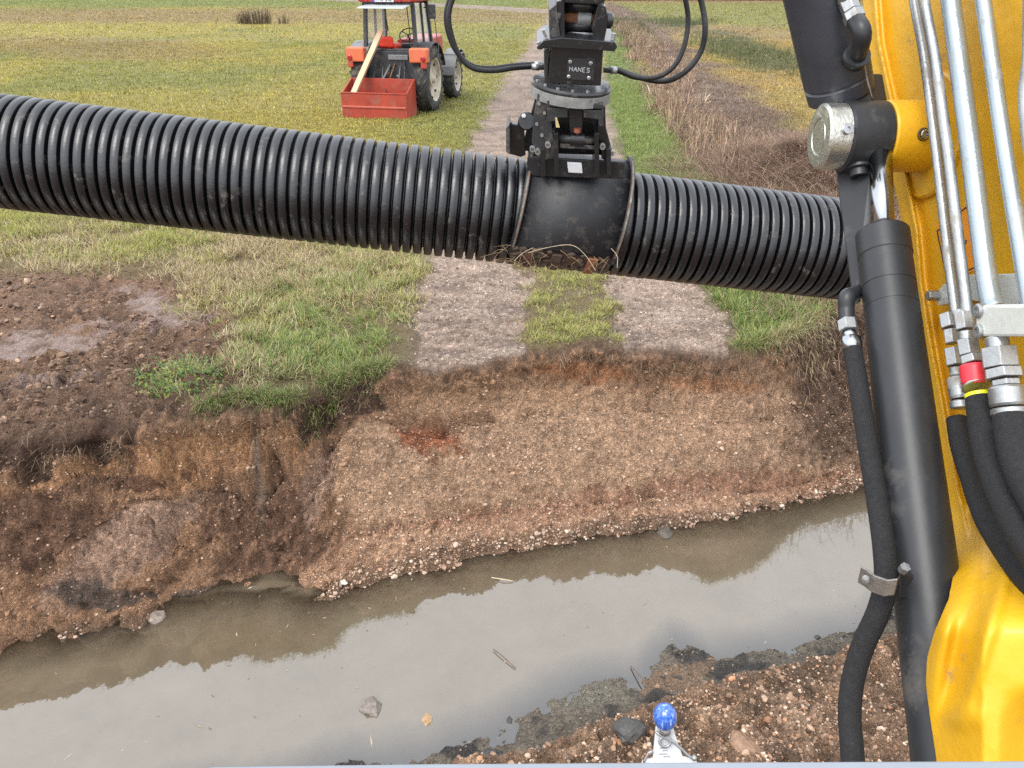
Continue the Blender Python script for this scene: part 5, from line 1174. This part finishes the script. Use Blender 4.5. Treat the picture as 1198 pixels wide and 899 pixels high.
def tbx(x, y, z, nm, mt, par=None, bevel=.012): return T.box(MB(), x, y, z).build(nm, mt, par or trc, bevel=bevel)
def wheel(x0, y0, R, wd, Rr, name, lugs=22):
    """tyre and rim, axle along the frame's x; x0 = centre"""
    c = T.at(x0, y0, R-.02)
    wh = bpy.data.objects.new(name, None); COL.objects.link(wh); wh.parent = trc; wh.matrix_parent_inverse = world_of(trc).inverted(); wh.location = c
    h = wd/2
    mb = MB().lathe(c-T.ax*h, T.ax, [(.03, Rr), (.0, Rr+.05), (-.0, R*.80), (.025, R*.93), (.06, R*.955), (h, R*.965), (wd-.06, R*.955), (wd-.025, R*.93), (wd, R*.80), (wd, Rr+.05), (wd-.03, Rr)], 56, smooth=True)
    for k in range(lugs):
        for sd in (-1, 1):
            a0 = 2*PI*(k+(.5 if sd > 0 else 0))/lugs; a1 = a0+2*PI/lugs*1.25
            P = lambda x, a, r: c+T.ax*x+(T.ay*math.cos(a)+T.az*math.sin(a))*r
            da = .032/R*1.0
            v = [P(sd*.01, a1-da, R*.955), P(sd*.01, a1+da, R*.955), P(sd*h*.98, a0+da, R*.90), P(sd*h*.98, a0-da, R*.90), P(sd*.01, a1-da*.8, R*1.0), P(sd*.01, a1+da*.8, R*1.0), P(sd*h*1.0, a0+da*.8, R*.985), P(sd*h*1.0, a0-da*.8, R*.985)]
            mb.add(v, [(0, 1, 2, 3), (4, 5, 6, 7), (0, 1, 5, 4), (1, 2, 6, 5), (2, 3, 7, 6), (3, 0, 4, 7)])
    mb.build('tyre', TYR, wh)
    s = 1 if x0 > 0 else -1
    o0 = c+T.ax*s*(h-.05)
    mb = MB().lathe(o0, T.ax*s, [(.045, Rr+.012), (.03, Rr-.012), (-.06, Rr-.05), (-.10, Rr*.62), (-.07, Rr*.36), (-.02, Rr*.32), (-.02, Rr*.18), (.05, Rr*.15), (.05, 0)], 40)
    mb.build('rim', RIM, wh)
    for k in range(8):
        a = 2*PI*k/8; q = o0+T.ax*s*(-.06)+(T.ay*math.cos(a)+T.az*math.sin(a))*Rr*.26*1.0
        q2 = o0+(T.ay*math.cos(a)+T.az*math.sin(a))*Rr*.86-T.ax*s*.055
        MB().box((0, 0, 0), (.05, .05, .05), Matrix.Translation(q2)).build('rim_lug', TYR, wh, bevel=.01)
    return wh
wheel(.74, 0, .735, .36, .47, 'rear_wheel'); wheel(-.74, 0, .735, .36, .47, 'rear_wheel')
wheel(.74, 2.15, .55, .30, .34, 'front_wheel', 18); wheel(-.74, 2.15, .55, .30, .34, 'front_wheel', 18)
# axle, gearbox and engine body, bonnet
MB().cyl(T.at(-.64, 0, .72), T.at(.64, 0, .72), .13).build('rear_axle', TBK, trc)
MB().cyl(T.at(-.64, 2.15, .54), T.at(.64, 2.15, .54), .09).build('front_axle', TBK, trc)
tbx((-.28, .28), (-.35, 1.0), (.45, 1.12), 'gearbox', TBK)
tbx((-.24, .24), (1.0, 2.6), (.50, 1.05), 'engine_block', TBK)
tbx((-.33, .33), (1.05, 2.85), (1.05, 1.48), 'bonnet', TRD, bevel=.05)
tbx((-.56, .56), (-.30, .9), (1.00, 1.12), 'cab_floor', TBK)
tbx((-.60, .60), (-.42, -.38), (.72, 1.34), 'rear_panel', TBK)
tbx((-.05, .42), (-.46, -.425), (1.16, 1.27), 'rear_grey_plate', TGY)
# fenders with lamps
for s in (-1, 1):
    mb = MB(); ring = []
    for i in range(13):
        a = math.radians(138-i*10); ring.append((math.cos(a)*.84, .715+math.sin(a)*.80))
    vs = []
    for (y_, z_) in ring:
        vs += [T.at(s*.50, y_, z_), T.at(s*.95, y_, z_), T.at(s*.95, y_, z_-.03), T.at(s*.50, y_, z_-.03)]
    mb.add(vs, [(i*4+k, i*4+(k+1) % 4, i*4+4+(k+1) % 4, i*4+4+k) for i in range(12) for k in range(4)]+[(0, 1, 2, 3), (51, 50, 49, 48)])
    fn = mb.build('fender', TBK if s > 0 else TGY, trc, bevel=.006)
    cx_ = s*.80
    T.box(MB(), (s*.74-.21, s*.74+.21), (-.72, -.50), (1.13, 1.43)).build('rear_shield', TOR, fn, bevel=.03)
    a = T.at(s*.86, -.724, 1.22); MB().lathe(a, -T.ay, [(0, .055), (.03, .055), (.04, .04), (.04, 0)], 20).build('tail_light', LMP, fn)
    T.box(MB(), (s*.86-.06, s*.86+.06), (-.728, -.64), (1.02, 1.15)).build('lamp_base', TRD, fn, bevel=.008)
T.box(MB(), (.62, .99), (1.78, 2.45), (1.05, 1.10)).build('front_mudguard', TGY, trc, bevel=.02)
mb = MB(); vs = []
for i in range(9):
    a = math.radians(172-i*17); y_, z_ = 2.15+math.cos(a)*.64, .55+math.sin(a)*.64; vs += [T.at(.64, y_, z_), T.at(.98, y_, z_), T.at(.98, y_, z_-.02), T.at(.64, y_, z_-.02)]
mb.add(vs, [(i*4+k, i*4+(k+1) % 4, i*4+4+(k+1) % 4, i*4+4+k) for i in range(8) for k in range(4)]+[(0, 1, 2, 3), (35, 34, 33, 32)]); mb.build('front_mudguard', TGY, trc, bevel=.005)
# cab: posts, roof, glass
zr, zb = 2.30, 1.30
posts = [(-.60, -.36, -.55, -.30), (.60, -.36, .55, -.30), (-.58, .95, -.52, .85), (.58, .95, .52, .85)]
for x0, y0, x1, y1 in posts:
    mb = MB(); T.bar(mb, T.at(x0, y0, zb), T.at(x1, y1, zr), .085, .085); mb.build('cab_post', TBK, trc, bevel=.01)
mb = MB(); T.bar(mb, T.at(.60, .32, zb-.2), T.at(.55, .30, zr), .05, .05); mb.build('cab_post', TBK, trc, bevel=.008)
mb = MB(); T.bar(mb, T.at(-.60, .32, zb-.2), T.at(-.55, .30, zr), .05, .05); mb.build('cab_post', TBK, trc, bevel=.008)
T.box(MB(), (-.60, .60), (-.38, -.30), (zr-.03, zr+.03)).build('roof_rail', TBK, trc, bevel=.01)
T.box(MB(), (-.56, .56), (.82, .88), (zr-.02, zr+.03)).build('roof_rail', TBK, trc, bevel=.01)
T.box(MB(), (-.56, .56), (.90, .95), (zb-.02, zb+.03)).build('front_sill', TBK, trc, bevel=.01)
rf = T.box(MB(), (-.68, .68), (-.46, 1.02), (zr+.035, zr+.26)).build('roof', TRD, trc, bevel=.06)
for s in (-1, 1):
    P_ = [T.at(s*.575, -.28, zb), T.at(s*.53, -.25, zr-.03), T.at(s*.50, .82, zr-.03), T.at(s*.56, .9, zb)]
    MB().prism(P_, T.ax*.006).build('side_window', GLS, trc)
# open rear window, hinged at the top
p0 = T.at(-.50, -.37, zr-.01); p1_ = T.at(.52, -.37, zr-.01)
P_ = [p0, p1_, T.at(.50, -.80, zr-.06), T.at(-.56, -.80, zr-.06)]
MB().prism(P_, Vector((0, 0, -.018))).build('open_rear_window', VIS, trc, bevel=.004)
mb = MB(); T.bar(mb, T.at(-.02, -.40, 1.75), T.at(.04, -.70, zr-.09), .02, .02); mb.build('gas_strut', TBK, trc)
mb = MB(); T.bar(mb, T.at(.44, -.38, zr-.05), T.at(.50, -.38, 1.36), .018, .018); mb.build('window_seal', TBK, trc)
# number plate above the rear window
np_ = T.box(MB(), (-.30, .18), (-.485, -.465), (zr+.042, zr+.162)).build('number_plate', STK, rf, bevel=.004)
T.box(MB(), (-.30, -.255), (-.4875, -.4855), (zr+.044, zr+.16)).build('blue_strip', simple('plate_blue', (.02, .06, .40), .4), rf)
lettering(T, 'TT KP 240', T.at(-.235, -.489, zr+.068), T.ax, T.az, .052*.88, .009, 'plate_lettering', BKS, rf)
for x_ in (-.47, .30):
    c = T.at(x_, -.462, zr+.10); MB().lathe(c, -T.ay, [(0, .06), (.02, .06), (.025, .05), (.025, 0)], 18).build('roof_lamp', LMP, rf)
# interior: seat, steering wheel, dash, mirror
T.box(MB(), (-.38, .02), (-.05, .40), (1.34, 1.46)).build('seat', SEAT, trc, bevel=.05)
T.box(MB(), (-.38, -.02), (-.14, -.04), (1.38, 1.62)).build('seat_back', SEAT, trc, bevel=.05)
T.box(MB(), (-.10, .50), (.62, .80), (1.12, 1.42)).build('dashboard', TBK, trc, bevel=.04)
T.box(MB(), (-.48, .55), (-.34, -.20), (1.28, 1.38)).build('rear_shelf', TBK, trc, bevel=.02)
sc0 = T.at(.16, .45, 1.62); sn = (T.az*.75-T.ay*.66).normalized(); su = T.ax; sw_ = sn.cross(su)
rg = [sc0+(su*math.cos(a)+sw_*math.sin(a))*.20 for a in np.linspace(0, 2*PI, 29)]
sw = MB().tube(rg, .013, 8, caps=False).build('steering_wheel', TBK, trc)
mb = MB()
for a in (.5, 2.6, 4.7): mb.tube([sc0, sc0+(su*math.cos(a)+sw_*math.sin(a))*.20], .01, 6)
mb.tube([sc0, sc0-sn*.25], .02, 8); mb.build('spokes', TBK, sw)
mb = MB().tube([T.at(.62, .30, 2.2), T.at(.80, .25, 2.24), T.at(.86, .22, 2.1)], .012, 8); mb.build('mirror_arm', TBK, trc)
T.box(MB(), (.75, .93), (.18, .22), (1.98, 2.28)).build('mirror', TBK, trc, bevel=.02)
MB().tube([T.at(.90, .2, 2.0), T.at(.96, .1, 1.6), T.at(1.02, .0, 1.38), T.at(.95, -.02, 1.2), T.at(.84, 0, 1.15)], .011, 8, steps=5).build('grab_rail', TBK, trc)
# linkage clutter at the back
for x0, z0, x1, z1, r_, mt in ((-.36, .70, -.42, .45, .028, TGY), (.36, .70, .42, .45, .028, TGY), (-.34, 1.12, -.38, .62, .018, TBK), (.34, 1.12, .38, .62, .018, TBK), (-.02, 1.05, -.1, .78, .022, TGY), (.1, 1.1, .02, .7, .014, RST), (.22, 1.05, .24, .6, .012, TGY), (-.2, 1.0, -.15, .6, .012, TGY)):
    MB().tube([T.at(x0, -.42, z0), T.at(x1, -.75, z1)], r_, 8).build('linkage_rod', mt, trc)
for x_, z_ in ((-.05, .86), (.05, .92), (-.15, .8), (.16, .82)):
    MB().sphere(T.at(x_, -.48, z_), .035, 10, 7).build('coupling', RST if x_ < .1 else TGY, trc)
MB().cyl(T.at(0, -.35, .66), T.at(0, -.52, .66), .06).build('power_take_off', TGY, trc)
T.box(MB(), (-.06, .06), (-.55, -.38), (.38, .46)).build('drawbar', RST, trc, bevel=.01)
# ---- transport box
box = thing('transport_box', T.at(-.1, -1.3, 0), 'faded red steel transport box on the back of the tractor', 'transport box')
b0 = T.loc(G(396, 140.5, 0)); b1 = T.loc(G(481, 138.5, 0)); yb = (b0[1]+b1[1])/2
xa, xb, ya, yf, H = b0[0], b1[0], yb, -.74, .56
th = .035
bx = lambda x, y, z, nm, mt=BXR, par=None, bv=.006: T.box(MB(), x, y, z).build(nm, mt, par or box, bevel=bv)
pn = bx((xa, xb), (ya, ya+th), (.03, H), 'rear_panel'); bx((xa, xb), (yf-th, yf), (.03, .80), 'front_panel')
for xx in (xa, xb-th):
    y0_, y1_ = ya+th+.002, yf-th-.002
    MB().prism([T.at(xx, y0_, .03), T.at(xx, y1_, .03), T.at(xx, y1_, .80), T.at(xx, y0_, H)], T.ax*th).build('side_panel', BXR, box, bevel=.006)
bx((xa+th, xb-th), (ya+th, yf-th), (.06, .09), 'floor')
bx((xa+.02, xb-.02), (ya-.02, ya-.002), (H*.47, H*.54), 'rib', simple('lighter_box_red', (.42, .10, .065), .5, 0, .1, 10), pn)
bx((xa, xb), (ya-.012, ya+th+.006), (H+.001, H+.022), 'rim_strip', BXR, pn); bx((xa+.0, xb), (ya-.008, ya+.03), (.0, .028), 'skid', RST, pn)
bx((xa+th, xb-th), (yf-th-.018, yf-th-.001), (.42, .47), 'rib')
MB().tube([T.at(-.05, yf-.06, H+.03), T.at(-.04, yf-.08, H*.6), T.at(-.03, yf-.25, .12)], .012, 6).build('chain', TBK, box)
# ---- beam leaning from the box into the cab
d_ = (T.at(.0, ya+.16, 0)-TO).dot(T.ay)
A_ = T.px(413, 111, ya+.12); l0 = T.loc(A_); A_ = T.at(l0[0], ya+.12, .13) if False else T.px(410, 118, ya+.14)
B_ = T.px(446, 36, -.34)
mb = MB(); T.bar(mb, A_, B_, .115, .10); bm_ = mb.build('timber_beam', WOOD, None, bevel=.004)
tag(bm_, 'pale planed timber beam leaning from the red box into the tractor cab', 'beam')
# ================================================================ CAMERA, SKY, SUN
cam = bpy.data.cameras.new('camera'); co = bpy.data.objects.new('camera', cam); COL.objects.link(co)
cam.sensor_width = 36; cam.lens = F/1198*36; cam.clip_start = .05; cam.clip_end = 3000
co.location = (0, 0, CAMH); co.rotation_euler = (PI/2-PITCH, 0, 0); SC.camera = co
w = bpy.data.worlds.new('World'); SC.world = w; w.use_nodes = True
nt = w.node_tree; L = nt.links; bg = nt.nodes['Background']
sk = N(nt, 'ShaderNodeTexSky', sky_type='NISHITA', sun_disc=False); sk.sun_elevation = math.radians(58); sk.sun_rotation = math.radians(-140)
sk.air_density = 1.0; sk.dust_density = 4.0; sk.ozone_density = 1.0
hs = N(nt, 'ShaderNodeHueSaturation'); hs.inputs['Saturation'].default_value = .16; hs.inputs['Value'].default_value = 1.0
L.new(sk.outputs[0], hs.inputs['Color'])
# cloud deck: soft brightness variation over the overcast sky
tc = N(nt, 'ShaderNodeTexCoord'); cn = N(nt, 'ShaderNodeTexNoise', Scale=1.8, Detail=5); L.new(tc.outputs['Generated'], cn.inputs[0])
mr = N(nt, 'ShaderNodeMapRange'); L.new(cn.outputs[0], mr.inputs[0]); mr.inputs[1].default_value = .3; mr.inputs[2].default_value = .7; mr.inputs[3].default_value = .78; mr.inputs[4].default_value = 1.2
vm = N(nt, 'ShaderNodeVectorMath', operation='SCALE'); L.new(hs.outputs[0], vm.inputs[0]); L.new(mr.outputs[0], vm.inputs['Scale'])
cm = N(nt, 'ShaderNodeMix', data_type='RGBA'); cm.inputs[0].default_value = .65; L.new(vm.outputs[0], cm.inputs[6]); cm.inputs[7].default_value = (6.7, 7.1, 7.75, 1)
L.new(cm.outputs[2], bg.inputs[0]); bg.inputs[1].default_value = .15
sun = bpy.data.lights.new('sun', 'SUN'); sun.energy = 1.0; sun.angle = math.radians(26); sun.color = (1, .95, .88)
so = bpy.data.objects.new('sun', sun); COL.objects.link(so)
# veiled sun, high behind the left shoulder
el, azs = math.radians(58), math.radians(-140)
dvec = Vector((math.sin(azs)*math.cos(el), math.cos(azs)*math.cos(el), math.sin(el)))
so.rotation_euler = dvec.to_track_quat('Z', 'Y').to_euler(); so.location = (0, 0, 30)
SC.view_settings.view_transform = 'Standard'; SC.view_settings.look = 'None'; SC.view_settings.gamma = 1; SC.view_settings.use_curve_mapping = False
SC.view_settings.exposure = EXPO
SC.render.engine = 'CYCLES'; SC.cycles.use_denoising = False; SC.cycles.max_bounces = 6; SC.cycles.sample_clamp_indirect = 4; SC.cycles.transparent_max_bounces = 12
SC.cycles.use_adaptive_sampling = True; SC.cycles.adaptive_threshold = .003
